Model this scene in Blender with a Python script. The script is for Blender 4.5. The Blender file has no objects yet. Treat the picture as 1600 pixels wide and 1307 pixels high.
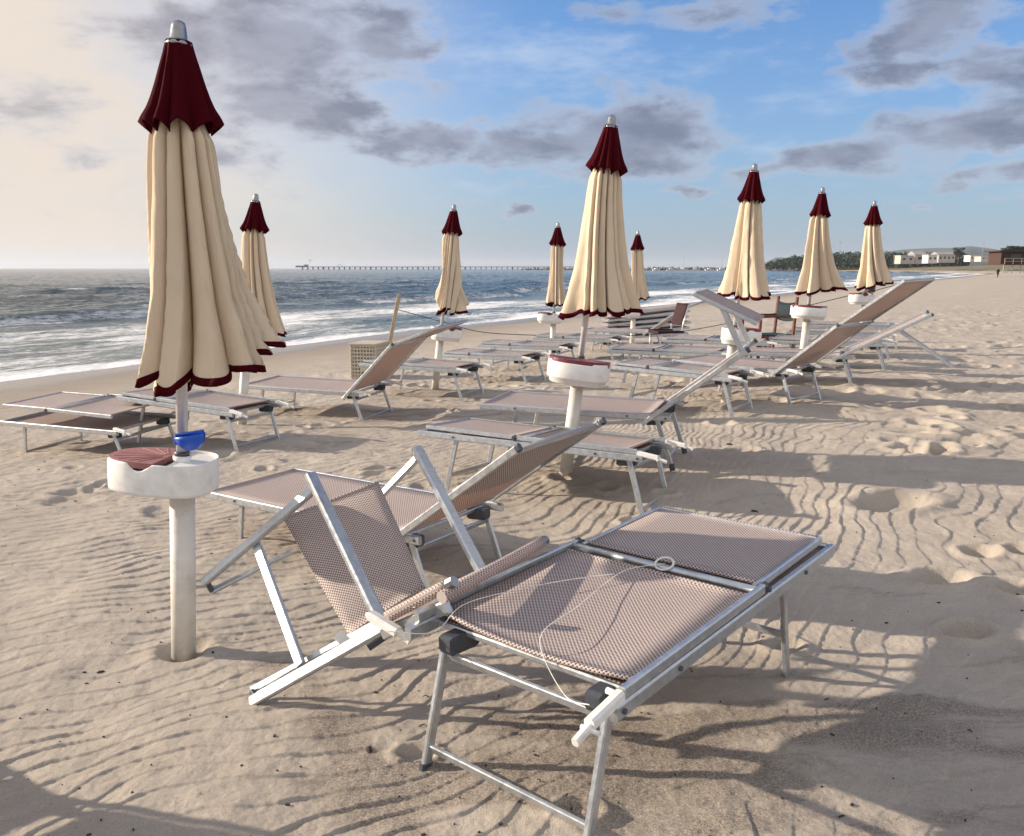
import bpy, bmesh, math, random
import numpy as np
from mathutils import Vector, Matrix, Euler

S = bpy.context.scene
COL = S.collection
PI = math.pi
R = math.radians

# ------------------------------------------------------------------ camera
FPX, PITCH, EYE = 1300.0, R(10.2), 1.6          # focal length in photo pixels (1600 wide), tilt, eye height
cam = bpy.data.objects.new("camera", bpy.data.cameras.new("camera"))
COL.objects.link(cam)
cam.location = (0, 0, EYE)
cam.rotation_euler = (PI / 2 - PITCH, 0, 0)
cam.data.sensor_fit = 'HORIZONTAL'
cam.data.sensor_width = 36
cam.data.lens = FPX / 1600 * 36
cam.data.clip_start = 0.05
cam.data.clip_end = 60000
S.camera = cam

def ray(u, v):
    a = (u - 800) / FPX; b = (653.5 - v) / FPX
    return Vector((a, math.cos(PITCH) + b * math.sin(PITCH), -math.sin(PITCH) + b * math.cos(PITCH)))
def at(u, v, y):                                  # surveyed point: direction (u,v) at distance y from the camera
    d = ray(u, v); return Vector((0, 0, EYE)) + d * (y / d.y)
def azel(u, v):
    d = ray(u, v).normalized(); return math.atan2(d.x, d.y), math.asin(d.z)

# ------------------------------------------------------------------ light
SUN_AZ, SUN_EL = R(-79), R(19)
sdir = Vector((math.sin(SUN_AZ) * math.cos(SUN_EL), math.cos(SUN_AZ) * math.cos(SUN_EL), math.sin(SUN_EL)))
sl = bpy.data.lights.new("sun", 'SUN'); sl.energy = 4.1; sl.angle = R(0.7); sl.color = (1.0, 0.85, 0.68)
so = bpy.data.objects.new("sun", sl); COL.objects.link(so)
so.rotation_euler = sdir.to_track_quat('Z', 'Y').to_euler()
so.location = (-30, 5, 20)
S.view_settings.view_transform = 'Standard'
S.view_settings.look = 'None'
S.view_settings.gamma = 1
S.view_settings.exposure = 0.9
S.render.engine = 'CYCLES'

# ------------------------------------------------------------------ node helpers
class NT:
    def __init__(s, tree): s.t = tree; s.n = tree.nodes; s.l = tree.links
    def new(s, typ, **k):
        n = s.n.new(typ)
        for a, b in k.items(): setattr(n, a, b)
        return n
    def put(s, sock, v):
        if hasattr(v, 'is_output') or isinstance(v, bpy.types.NodeSocket): s.l.new(v, sock)
        elif isinstance(v, (tuple, list)) and len(v) == 3 and sock.type == 'RGBA': sock.default_value = (*v, 1)
        else: sock.default_value = v
    def m(s, op, a, b=None, c=None, clamp=False):
        n = s.new('ShaderNodeMath', operation=op, use_clamp=clamp)
        for i, v in enumerate((a, b, c)):
            if v is not None: s.put(n.inputs[i], v)
        return n.outputs[0]
    def vm(s, op, a, b=None):
        n = s.new('ShaderNodeVectorMath', operation=op)
        s.put(n.inputs[0], a)
        if b is not None: s.put(n.inputs[1], b)
        return n.outputs[0]
    def mix(s, f, a, b, mode='MIX'):
        n = s.new('ShaderNodeMix', data_type='RGBA', blend_type=mode)
        s.put(n.inputs[0], f); s.put(n.inputs[6], a); s.put(n.inputs[7], b)
        return n.outputs[2]
    def ss(s, x, a, b, lo=0.0, hi=1.0):            # smoothstep remap
        n = s.new('ShaderNodeMapRange', interpolation_type='SMOOTHSTEP')
        s.put(n.inputs[0], x); n.inputs[1].default_value = a; n.inputs[2].default_value = b
        n.inputs[3].default_value = lo; n.inputs[4].default_value = hi
        return n.outputs[0]
    def noise(s, vec, scale, detail=4, rough=.55, lac=2.0, dist=0.0, out=0):
        n = s.new('ShaderNodeTexNoise'); n.inputs['Scale'].default_value = scale
        n.inputs['Detail'].default_value = detail; n.inputs['Roughness'].default_value = rough
        n.inputs['Lacunarity'].default_value = lac; n.inputs['Distortion'].default_value = dist
        if vec is not None: s.put(n.inputs['Vector'], vec)
        return n.outputs[out]
    def mapping(s, vec, loc=(0, 0, 0), rot=(0, 0, 0), sc=(1, 1, 1), typ='POINT'):
        n = s.new('ShaderNodeMapping', vector_type=typ)
        s.put(n.inputs[0], vec); n.inputs[1].default_value = loc; n.inputs[2].default_value = rot; n.inputs[3].default_value = sc
        return n.outputs[0]
    def comb(s, x, y, z=0.0):
        n = s.new('ShaderNodeCombineXYZ')
        for i, v in enumerate((x, y, z)): s.put(n.inputs[i], v)
        return n.outputs[0]
    def sep(s, v):
        n = s.new('ShaderNodeSeparateXYZ'); s.put(n.inputs[0], v); return n.outputs

# ------------------------------------------------------------------ sky
W = bpy.data.worlds.new("World"); S.world = W; W.use_nodes = True
t = NT(W.node_tree); t.n.clear()
wo = t.new('ShaderNodeOutputWorld'); bg = t.new('ShaderNodeBackground')
t.l.new(bg.outputs[0], wo.inputs[0])
sky = t.new('ShaderNodeTexSky', sky_type='NISHITA', sun_disc=False)
sky.sun_elevation = SUN_EL; sky.sun_rotation = SUN_AZ
sky.air_density = 1.0; sky.dust_density = 1.0; sky.ozone_density = 1.5
d = t.new('ShaderNodeTexCoord').outputs['Generated']
dx, dy, dz = t.sep(d)
az = t.m('ARCTAN2', dx, dy); el = t.m('ARCSINE', dz)
ae = t.comb(az, el)
warp = t.noise(t.mapping(ae, sc=(1, 2.2, 1)), 7, 6, .62, out=1)
aew = t.vm('ADD', ae, t.vm('MULTIPLY', t.vm('SUBTRACT', warp, (.5, .5, .5)), (.20, .055, 0)))
fb = t.noise(t.mapping(ae, sc=(1, 2.3, 1)), 9, 9, .60, dist=.15)
fb2 = t.noise(t.mapping(ae, loc=(3, 1, 0), sc=(1, 3.2, 1)), 22, 6, .6)
def blobs(lst, vec):
    acc = None
    for (u, v, ru, rv, rot, wgt) in lst:
        a, e = azel(u, v)
        mp = t.mapping(vec, (a, e, 0), (0, 0, R(rot)), (ru / 1300, rv / 1300, 1), 'TEXTURE')
        g = t.new('ShaderNodeTexGradient', gradient_type='QUADRATIC_SPHERE'); t.l.new(mp, g.inputs[0])
        # quadratic sphere falls off to 0 at radius 1
        x = t.m('MULTIPLY', t.m('POWER', g.outputs['Fac'], .5), wgt)
        acc = x if acc is None else t.m('MAXIMUM', acc, x)
    return acc
DARK = [(440, 60, 300, 120, 0, 1.0), (600, 60, 120, 90, 0, .9), (430, 150, 230, 95, -5, .95), (300, 60, 210, 100, 0, .85), (540, 175, 130, 55, -8, .8),
        (670, 220, 190, 48, -4, .85), (800, 232, 190, 48, 0, .85), (960, 212, 260, 95, 4, 1.0), (1050, 185, 160, 60, 0, .8),
        (1040, 257, 130, 38, 0, .8), (880, 175, 130, 40, 4, .5), (1470, 25, 180, 75, 10, .95), (1400, 107, 130, 42, 0, .7), (1555, 100, 150, 55, 0, .75),
        (1330, 242, 250, 38, 4, .8), (1510, 215, 200, 62, 8, .9), (1570, 272, 110, 30, 6, .75), (370, 243, 110, 42, -8, .75),
        (1060, 302, 85, 13, 0, .7), (812, 332, 48, 13, 0, .75), (1440, 328, 40, 9, 0, .7), (1590, 312, 40, 12, 0, .6), (720, 323, 70, 14, 0, .5),
        (1120, 8, 260, 50, 0, .5), (180, 235, 120, 30, 0, .45), (580, 320, 80, 16, 0, .3), (1700, 150, 200, 80, 0, .8), (-200, 150, 300, 120, 0, .6), (250, 330, 150, 20, 0, .3)]
WISP = [(870, 95, 320, 60, -3, .8), (1330, 140, 210, 42, 6, .7), (1110, 95, 200, 40, 0, .5), (1190, 225, 90, 22, 0, .6), (760, 300, 220, 40, 0, .35),
        (1360, 110, 120, 40, 20, .5), (1450, 300, 300, 50, 0, .3), (700, 50, 120, 60, 0, .4), (730, 290, 60, 14, 0, .6)]
dk = blobs(DARK, aew)
# elsewhere round the dome: broken cloud from noise alone
behind = t.ss(t.m('ABSOLUTE', az), .75, 1.2)
dk = t.m('ADD', dk, t.m('MULTIPLY', behind, t.m('MULTIPLY', t.ss(fb, .35, .6), 1.0)))
dmask = t.ss(t.m('ADD', dk, t.m('MULTIPLY', t.m('SUBTRACT', fb, .5), 1.75)), .16, .74)
ws = blobs(WISP, aew)
wmask = t.ss(t.m('ADD', ws, t.m('MULTIPLY', t.m('SUBTRACT', fb2, .5), 1.3)), .15, 1.0)
elh = t.m('MAXIMUM', el, 0.0)
# clear air: the Nishita sky, thinned by pale high haze towards the horizon
nish = t.vm('MULTIPLY', sky.outputs[0], (0.45, 0.72, 1.05))
horiz = t.m('POWER', t.m('SUBTRACT', 1.0, t.m('DIVIDE', elh, R(22)), clamp=True), 2.1)
base = t.mix(t.m('MULTIPLY', horiz, .80), nish, (2.2, 2.5, 3.1))
# glow of the low sun in thin cloud on the left
ca = t.m('COSINE', t.m('SUBTRACT', az, R(-60)))
glow = t.ss(ca, .45, .93)
glow = t.m('MULTIPLY', glow, t.ss(el, R(60), R(3), .25, 1.0))
glow2 = t.m('MULTIPLY', glow, t.ss(fb, .2, .7, .80, 1.08))
base = t.mix(t.m('MINIMUM', t.m('MULTIPLY', glow2, 1.15), 1.0), base, (4.55, 4.0, 3.5))
base = t.mix(t.m('MULTIPLY', wmask, .55), base, (3.2, 3.7, 4.6))
ccol = t.mix(t.m('MULTIPLY', glow, t.ss(ca, .70, .95, .25, 1.0)), (1.0, 1.15, 1.62), (2.1, 1.95, 2.05))
ccol = t.mix(behind, ccol, (4.6, 4.4, 4.2))                        # unseen clouds, brightened to add fill light to the shade
rim = t.m('MULTIPLY', t.m('MULTIPLY', dmask, t.m('SUBTRACT', 1.0, dmask)), 1.5, clamp=True)
base = t.mix(rim, base, (3.9, 4.05, 4.5))
cshade = t.mix(t.ss(fb, .44, .66, 1.0, 0.0), ccol, t.vm('MULTIPLY', ccol, (1.75, 1.66, 1.52)))
col = t.mix(t.m('MULTIPLY', dmask, t.m('SUBTRACT', .90, t.m('MULTIPLY', t.ss(ca, .70, .95), .22))), base, cshade)
col = t.mix(t.ss(el, -.02, -.06), col, (1.2, 1.2, 1.3))
t.put(bg.inputs['Color'], col); bg.inputs['Strength'].default_value = 0.10

# ------------------------------------------------------------------ materials
def mat(name):
    m = bpy.data.materials.new(name); m.use_nodes = True
    n = NT(m.node_tree); p = m.node_tree.nodes['Principled BSDF']
    return m, n, p
def simple(name, col, rough=.5, metal=0.0, var=.12, vs=30, bump=0.0, bs=200, dirt=None):
    m, n, p = mat(name)
    oc = n.new('ShaderNodeTexCoord').outputs['Object']
    f = n.noise(oc, vs, 5, .6)
    c = n.mix(n.ss(f, .3, .7), tuple(x * (1 - var) for x in col), tuple(min(1, x * (1 + var)) for x in col))
    if dirt:
        c = n.mix(n.m('MULTIPLY', n.ss(n.noise(oc, 9, 8, .7), .5, .72), .55), c, dirt)
    n.put(p.inputs['Base Color'], c)
    n.put(p.inputs['Roughness'], n.ss(f, .2, .8, max(0, rough - .08), min(1, rough + .1)))
    p.inputs['Metallic'].default_value = metal
    if bump:
        b = n.new('ShaderNodeBump'); b.inputs['Strength'].default_value = bump; b.inputs['Distance'].default_value = .002
        n.put(b.inputs['Height'], n.noise(oc, bs, 4)); n.put(p.inputs['Normal'], b.outputs[0])
    return m
M = {}
M['alu'] = simple('brushed_aluminium', (.50, .525, .55), .34, .75, .10, 40, .12, 300, (.42, .38, .32))
M['wht'] = simple('white_plastic', (.76, .75, .72), .42, 0, .05, 20, .08, 120, (.55, .50, .43))
M['pvc'] = simple('pvc_pipe', (.66, .63, .57), .45, 0, .06, 14, .1, 90, (.45, .38, .30))
M['pole'] = simple('painted_pole', (.66, .66, .66), .35, .25, .06, 20, .05, 90, (.5, .47, .42))
M['grey'] = simple('grey_plastic', (.055, .062, .075), .45, 0, .15, 30, .1, 150)
M['dark'] = simple('black_plastic', (.025, .026, .03), .5, 0, .2, 30)
M['chrome'] = simple('polished_metal', (.30, .305, .32), .34, .9, .08, 40)
M['blue'] = simple('blue_plastic', (.010, .085, .50), .35, 0, .08, 20)
M['lid'] = simple('maroon_plastic', (.165, .030, .040), .38, 0, .12, 25)
M['lid_old'] = simple('faded_maroon_plastic', (.31, .125, .115), .5, 0, .10, 25, .1, 90, (.42, .28, .24))
M['wood'] = simple('red_brown_wood', (.12, .030, .017), .5, 0, .25, 25)
M['teal'] = simple('dark_teal_cloth', (.006, .018, .026), .85, 0, .2, 40)
M['mcloth'] = simple('dark_maroon_cloth', (.026, .004, .008), .85, 0, .2, 40)
M['stake'] = simple('weathered_wood', (.38, .30, .20), .8, 0, .25, 25, .3, 60)
M['rope'] = simple('dark_rope', (.04, .04, .045), .9, 0, .3, 60)
M['cord'] = simple('white_cord', (.70, .68, .62), .8, 0, .1, 60)
M['crate'] = simple('beige_lattice', (.46, .41, .33), .6, 0, .12, 25, .15, 80)
M['crate_shade'] = simple('crate_hole_shade', (.10, .085, .07), .9, 0, .2, 20)
M['bits'] = simple('dry_bits', (.045, .032, .025), .9, 0, .5, 8)
M['shell'] = simple('pale_shell', (.62, .58, .52), .6, 0, .2, 40)
M['plaster'] = simple('cream_plaster', (.46, .42, .37), .85, 0, .10, .4)
M['plaster2'] = simple('white_plaster', (.58, .55, .51), .85, 0, .08, .4)
M['roof'] = simple('grey_roof', (.30, .29, .29), .8, 0, .15, .5)
M['glass'] = simple('dark_pane', (.03, .04, .05), .15, 0, .1, 1)
M['brown'] = simple('brown_boards', (.060, .030, .024), .8, 0, .25, 1.5)
M['trunk'] = simple('bark', (.10, .07, .05), .9, 0, .3, 2)
M['pierm'] = simple('pier_concrete', (.22, .22, .23), .8, 0, .15, .1)
M['rock'] = simple('breakwater_rock', (.16, .145, .13), .9, 0, .4, .3)
M['hull'] = simple('white_hull', (.70, .70, .70), .4, 0, .05, 2)
M['skin'] = simple('skin', (.42, .24, .17), .6, 0, .08, 20)
M['blk'] = simple('black_clothes', (.03, .028, .03), .9, 0, .2, 20)
M['cblue'] = simple('blue_clothes', (.03, .16, .42), .9, 0, .2, 20)
M['cgrey'] = simple('dark_blue_clothes', (.035, .04, .07), .9, 0, .2, 20)
M['hair'] = simple('dark_hair', (.03, .02, .015), .8, 0, .2, 30)
M['sign'] = simple('white_board', (.8, .8, .8), .6, 0, .03, 5)

def fabric_weave():
    m, n, p = mat('woven_mesh_fabric')
    uv = n.new('ShaderNodeUVMap').outputs[0]
    x, y, _ = n.sep(uv)
    a = n.m('SINE', n.m('MULTIPLY', x, 2 * PI / .0150)); b = n.m('SINE', n.m('MULTIPLY', y, 2 * PI / .0150))
    w = n.m('MULTIPLY', a, b)
    w = n.m('ADD', w, n.m('MULTIPLY', n.m('SUBTRACT', n.noise(uv, 260, 2), .5), .5))
    f = n.ss(w, -.30, .08)
    oc = n.new('ShaderNodeTexCoord').outputs['Object']
    big = n.noise(oc, 5, 5, .6)
    dark = n.mix(big, (.130, .066, .070), (.165, .090, .094))
    lite = n.mix(big, (.66, .585, .54), (.76, .685, .64))
    c = n.mix(f, dark, lite)
    c = n.mix(n.m('MULTIPLY', n.ss(n.noise(oc, 3.1, 7, .68), .50, .74), .28), c, (.50, .43, .36))      # blown sand caught in the weave
    n.put(p.inputs['Base Color'], c); p.inputs['Roughness'].default_value = .62
    bm = n.new('ShaderNodeBump'); bm.inputs['Strength'].default_value = .55; bm.inputs['Distance'].default_value = .002
    n.put(bm.inputs['Height'], n.m('ABSOLUTE', w)); n.put(p.inputs['Normal'], bm.outputs[0])
    tr = n.new('ShaderNodeBsdfTranslucent'); n.put(tr.inputs[0], n.mix(.5, c, (.62, .36, .22)))
    mx = n.new('ShaderNodeMixShader'); mx.inputs[0].default_value = .30
    out = m.node_tree.nodes['Material Output']
    n.l.new(p.outputs[0], mx.inputs[1]); n.l.new(tr.outputs[0], mx.inputs[2]); n.l.new(mx.outputs[0], out.inputs[0])
    return m
M['fab'] = fabric_weave()
def cloth(name, col, tcol, tf, rough=.85, stain=None):
    m, n, p = mat(name)
    oc = n.new('ShaderNodeTexCoord').outputs['Object']
    f = n.noise(oc, 6, 6, .6)
    c = n.mix(f, tuple(x * .88 for x in col), tuple(min(1, x * 1.08) for x in col))
    if stain: c = n.mix(n.m('MULTIPLY', n.ss(n.noise(n.mapping(oc, sc=(1, 1, .35)), 3.3, 7, .65), .52, .75), .5), c, stain)
    n.put(p.inputs['Base Color'], c); p.inputs['Roughness'].default_value = rough
    p.inputs['Specular IOR Level'].default_value = .06
    bm = n.new('ShaderNodeBump'); bm.inputs['Strength'].default_value = .5; bm.inputs['Distance'].default_value = .003
    wv = n.noise(oc, 520, 2); cr = n.noise(n.mapping(oc, sc=(1, 1, .3)), 26, 4, .6)
    n.put(bm.inputs['Height'], n.m('ADD', n.m('MULTIPLY', wv, .5), n.m('MULTIPLY', cr, 5.0))); n.put(p.inputs['Normal'], bm.outputs[0])
    tr = n.new('ShaderNodeBsdfTranslucent'); tr.inputs[0].default_value = (*tcol, 1)
    mx = n.new('ShaderNodeMixShader'); mx.inputs[0].default_value = tf
    out = m.node_tree.nodes['Material Output']
    n.l.new(p.outputs[0], mx.inputs[1]); n.l.new(tr.outputs[0], mx.inputs[2]); n.l.new(mx.outputs[0], out.inputs[0])
    return m
M['cream'] = cloth('cream_canvas', (.80, .70, .54), (.85, .60, .28), .30, .9, (.67, .58, .45))
M['maroon'] = cloth('maroon_canvas', (.050, .0012, .0048), (.14, .003, .008), .08)

# ------------------------------------------------------------------ numpy noise
def gnoise(x, y, seed=0):
    xi = np.floor(x).astype(np.int64); yi = np.floor(y).astype(np.int64)
    xf = x - xi; yf = y - yi
    def g(ix, iy, fx, fy):
        h = (ix * 374761393 + iy * 668265263 + seed * 974634541) & 0xffffffff
        h = ((h ^ (h >> 13)) * 1274126177) & 0xffffffff
        h = h ^ (h >> 16)
        an = (h & 0xffff) / 65536.0 * 2 * np.pi
        return np.cos(an) * fx + np.sin(an) * fy
    u = xf * xf * xf * (xf * (xf * 6 - 15) + 10); v = yf * yf * yf * (yf * (yf * 6 - 15) + 10)
    a = g(xi, yi, xf, yf); b = g(xi + 1, yi, xf - 1, yf); c = g(xi, yi + 1, xf, yf - 1); e = g(xi + 1, yi + 1, xf - 1, yf - 1)
    return ((a * (1 - u) + b * u) * (1 - v) + (c * (1 - u) + e * u) * v) * 1.5
def fbm(x, y, oct=4, seed=0, gain=.5):
    r = 0; a = 1
    for o in range(oct):
        r = r + a * gnoise(x, y, seed + o * 17); x = x * 2.03 + 11.7; y = y * 2.03 - 5.3; a *= gain
    return r
def sstep(x, a, b):
    q = np.clip((x - a) / (b - a), 0, 1); return q * q * (3 - 2 * q)

# ------------------------------------------------------------------ ground shape
SEA = -0.6
SHY = np.array([-60, -25, 0, 16.9, 30.5, 35, 41.6, 58, 97, 168, 343, 600, 1200])
SHX = np.array([-44, -30, -17.6, -10.2, -3.8, -1.1, 2.5, 13.2, 37, 83, 193, 300, 480])
def shore_x(y): return np.interp(y, SHY, SHX)
def inland(x, y):
    sx = shore_x(y); sl = (shore_x(y + 4) - shore_x(y - 4)) / 8
    return (x - sx) / np.sqrt(1 + sl * sl)
ANCH = [(-1.41, 3.34, 0.0), (-3.0, 9.1, -.08), (-1.07, 11.5, -.03), (.72, 15, -.03), (.42, 6.25, .10), (2.56, 17.8, -.09), (2.387, 9.2, .13),
        (4.08, 11.7, .18), (6.0, 14.3, .19), (.04, 2.3, .06), (1.15, 3.4, .02), (-.98, 2.9, .0), (-.33, 4.36, -.10), (-1.5, 4.9, -.06), (.85, 5.5, -.03),
        (.8, 5.2, -.08), (1.19, 6.5, .15), (2.4, 8.8, .11), (3.2, 9.2, .145), (4.4, 10.6, .18), (-3.5, 7.5, -.10), (-2.5, 7.8, -.08), (-1.7, 9.4, -.12), (-.6, 10.8, -.04),
        (.25, 12.3, -.05), (1.8, 14.9, 0), (3.0, 5.0, .10), (2.5, 3.0, .04), (-3, 4, -.03), (-2, 2, 0.0), (0, 0, .02), (3, 0, .04), (6, 7, .2), (3.5, 7.2, .16)]
SP = np.array([-60, -20, -6, 0, 5, 10, 12, 14, 16, 20, 40, 100, 400]); SZ = np.array([-4, -2.2, -1.1, -.62, -.36, -.13, -.06, .03, .12, .2, .3, .8, 2.0])
def ground0(x, y):
    x = np.asarray(x, float); y = np.asarray(y, float)
    z = np.interp(inland(x, y), SP, SZ)
    num = np.zeros_like(z); den = np.full_like(z, .35)
    for (ax, ay, azz) in ANCH:
        r = azz - float(np.interp(float(inland(np.array(ax), np.array(ay))), SP, SZ))
        w = np.exp(-((x - ax) ** 2 + (y - ay) ** 2) / (2 * .75 ** 2)); num += w * r; den += w
    return z + num / den
rng = np.random.RandomState(4)
# footprints and hollows: x, y, radius, depth
PITS = []
def pit(u, v, r, dep, z=.08, rot=0.0, asp=1.0, rim=.35):
    dd = ray(u, v); k = (z - EYE) / dd.z
    PITS.append((dd.x * k, dd.y * k, r, dep, rot, asp, rim))
for a in [(1395, 782, .17, .075, .12, .3, 1.6), (1468, 905, .11, .065, .06, .2, 1.5), (1510, 986, .09, .05, .06, .3, 1.2), (1590, 925, .1, .055, .06), (1475, 676, .1, .06, .13), (1512, 702, .11, .055, .13),
          (1592, 675, .1, .05, .15), (1530, 860, .09, .045, .08), (1595, 862, .08, .045, .08), (1550, 640, .12, .06, .16), (1490, 655, .1, .05, .16), (1595, 640, .12, .05, .16), (1565, 600, .14, .06, .18), (1450, 610, .13, .05, .18)]:
    pit(*a)
PITS += [(-1.41, 3.34, .11, .035, 0, 1, .25), (-.31, 2.47, .05, .018, 0, 1.3, .7), (.19, 2.12, .05, .018, 0, 1.3, .7), (1.15, 3.28, .06, .022, 0, 1.3, .7), (.78, 5.2, .06, .025, 0, 1.3, .6), (1.08, 5.7, .06, .025, 0, 1.3, .6)]
for i in range(210):
    yy = 6.5 + 22 * rng.rand() ** 1.3; xx = yy * (.30 + .45 * rng.rand()) + rng.randn() * .4
    if yy < 9 and xx < 3.2: continue
    PITS.append((xx, yy, .09 + .08 * rng.rand(),   .022 + .035 * rng.rand(), rng.rand() * 3, 1 + .8 * rng.rand(), .28))
for i in range(160):
    yy = 5.6 + 10 * rng.rand(); xx = -4.5 + rng.rand() * 7 + (yy - 8) * .35
    PITS.append((xx, yy, .06 + .07 * rng.rand(), .012 + .022 * rng.rand(), rng.rand() * 3, 1 + .8 * rng.rand(), .4))
def rough_mask(x, y):
    return np.clip(sstep(x - .42 * y, .2, 1.6) * sstep(y, 6.5, 9) + .55 * sstep(-x, 1.6, 3.0) * sstep(y, 5.2, 7) + .35 * sstep(y, 8, 12), 0, 1)
def ground(x, y, detail=True):
    x = np.asarray(x, float); y = np.asarray(y, float)
    z = ground0(x, y)
    s = inland(x, y); near = sstep(-y, -40, -25) * sstep(s, 3, 8)
    z = z + near * (.022 * fbm(x * .8, y * .8, 3, 5) + .012 * fbm(x * 2.1, y * 2.1, 3, 8))
    if not detail: return z
    rm = rough_mask(x, y)
    wx = x + .12 * fbm(x * 1.3, y * 1.3, 2, 21) + .010 * fbm(x * 5, y * 5, 2, 31); wy = y + .15 * fbm(x * 1.2 + 5, y * 1.2, 2, 22) + .012 * fbm(x * 4.5 + 3, y * 4.5, 2, 33)
    q = np.clip(wx + 1.5, 0, 5.0)
    ph = (-.43 * wx - .05 * q * q + .9 * np.minimum(wy, 12) - .055 * q * (wy - 3)) / (.115 + .05 * sstep(x, .5, 2.5))
    ph = ph + .30 * fbm(x * 2.2, y * 2.2, 2, 77) + .5 * fbm(x * .7, y * .7, 2, 78)
    f = ph - np.floor(ph)
    prof = np.where(f < .09, sstep(f, 0, .09), 1 - ((f - .09) / .91) ** .95)
    amp = .0076 * (.62 + .55 * sstep(fbm(x * 1.1, y * 1.1, 3, 41), -.45, .45)) * (.7 + .5 * sstep(fbm(x * 4, y * 4, 2, 43), -.5, .5))
    shel = np.exp(-(((x - .7) / .75) ** 2 + ((y - 2.6) / .65) ** 2))              # wind-scoured, smooth sand in the lee of the near lounger
    amp = amp * (1 - .60 * rm) * (1 - .93 * shel) * sstep(-y, -26, -14) * sstep(s, 5, 8)
    z = z + amp * (prof - .45)
    z = z + sstep(s, 5.5, 8) * sstep(-y, -60, -30) * (rm * (.011 * fbm(x * 3.1, y * 3.1, 4, 55, .55) + .012 * np.abs(fbm(x * 6, y * 6, 3, 56))) + .0034 * fbm(x * 11, y * 11, 3, 61) + .0016 * fbm(x * 30, y * 30, 2, 62))
    for (px_, py_, r, dep, rot, asp, rim) in PITS:
        m = (np.abs(x - px_) < 4 * r) & (np.abs(y - py_) < 4 * r)
        if not m.any(): continue
        c, sn = math.cos(rot), math.sin(rot)
        ex = ((x[m] - px_) * c + (y[m] - py_) * sn) / (r * asp); ey = (-(x[m] - px_) * sn + (y[m] - py_) * c) / r
        rr = np.sqrt(ex * ex + ey * ey)
        z[m] += -dep * (1 - sstep(rr, .55, 1.05)) * (1 - .25 * rr) + dep * rim * np.exp(-((rr - 1.25) / .32) ** 2)
    return z
def gz(x, y): return float(ground(np.array([x]), np.array([y]), False)[0])

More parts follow.
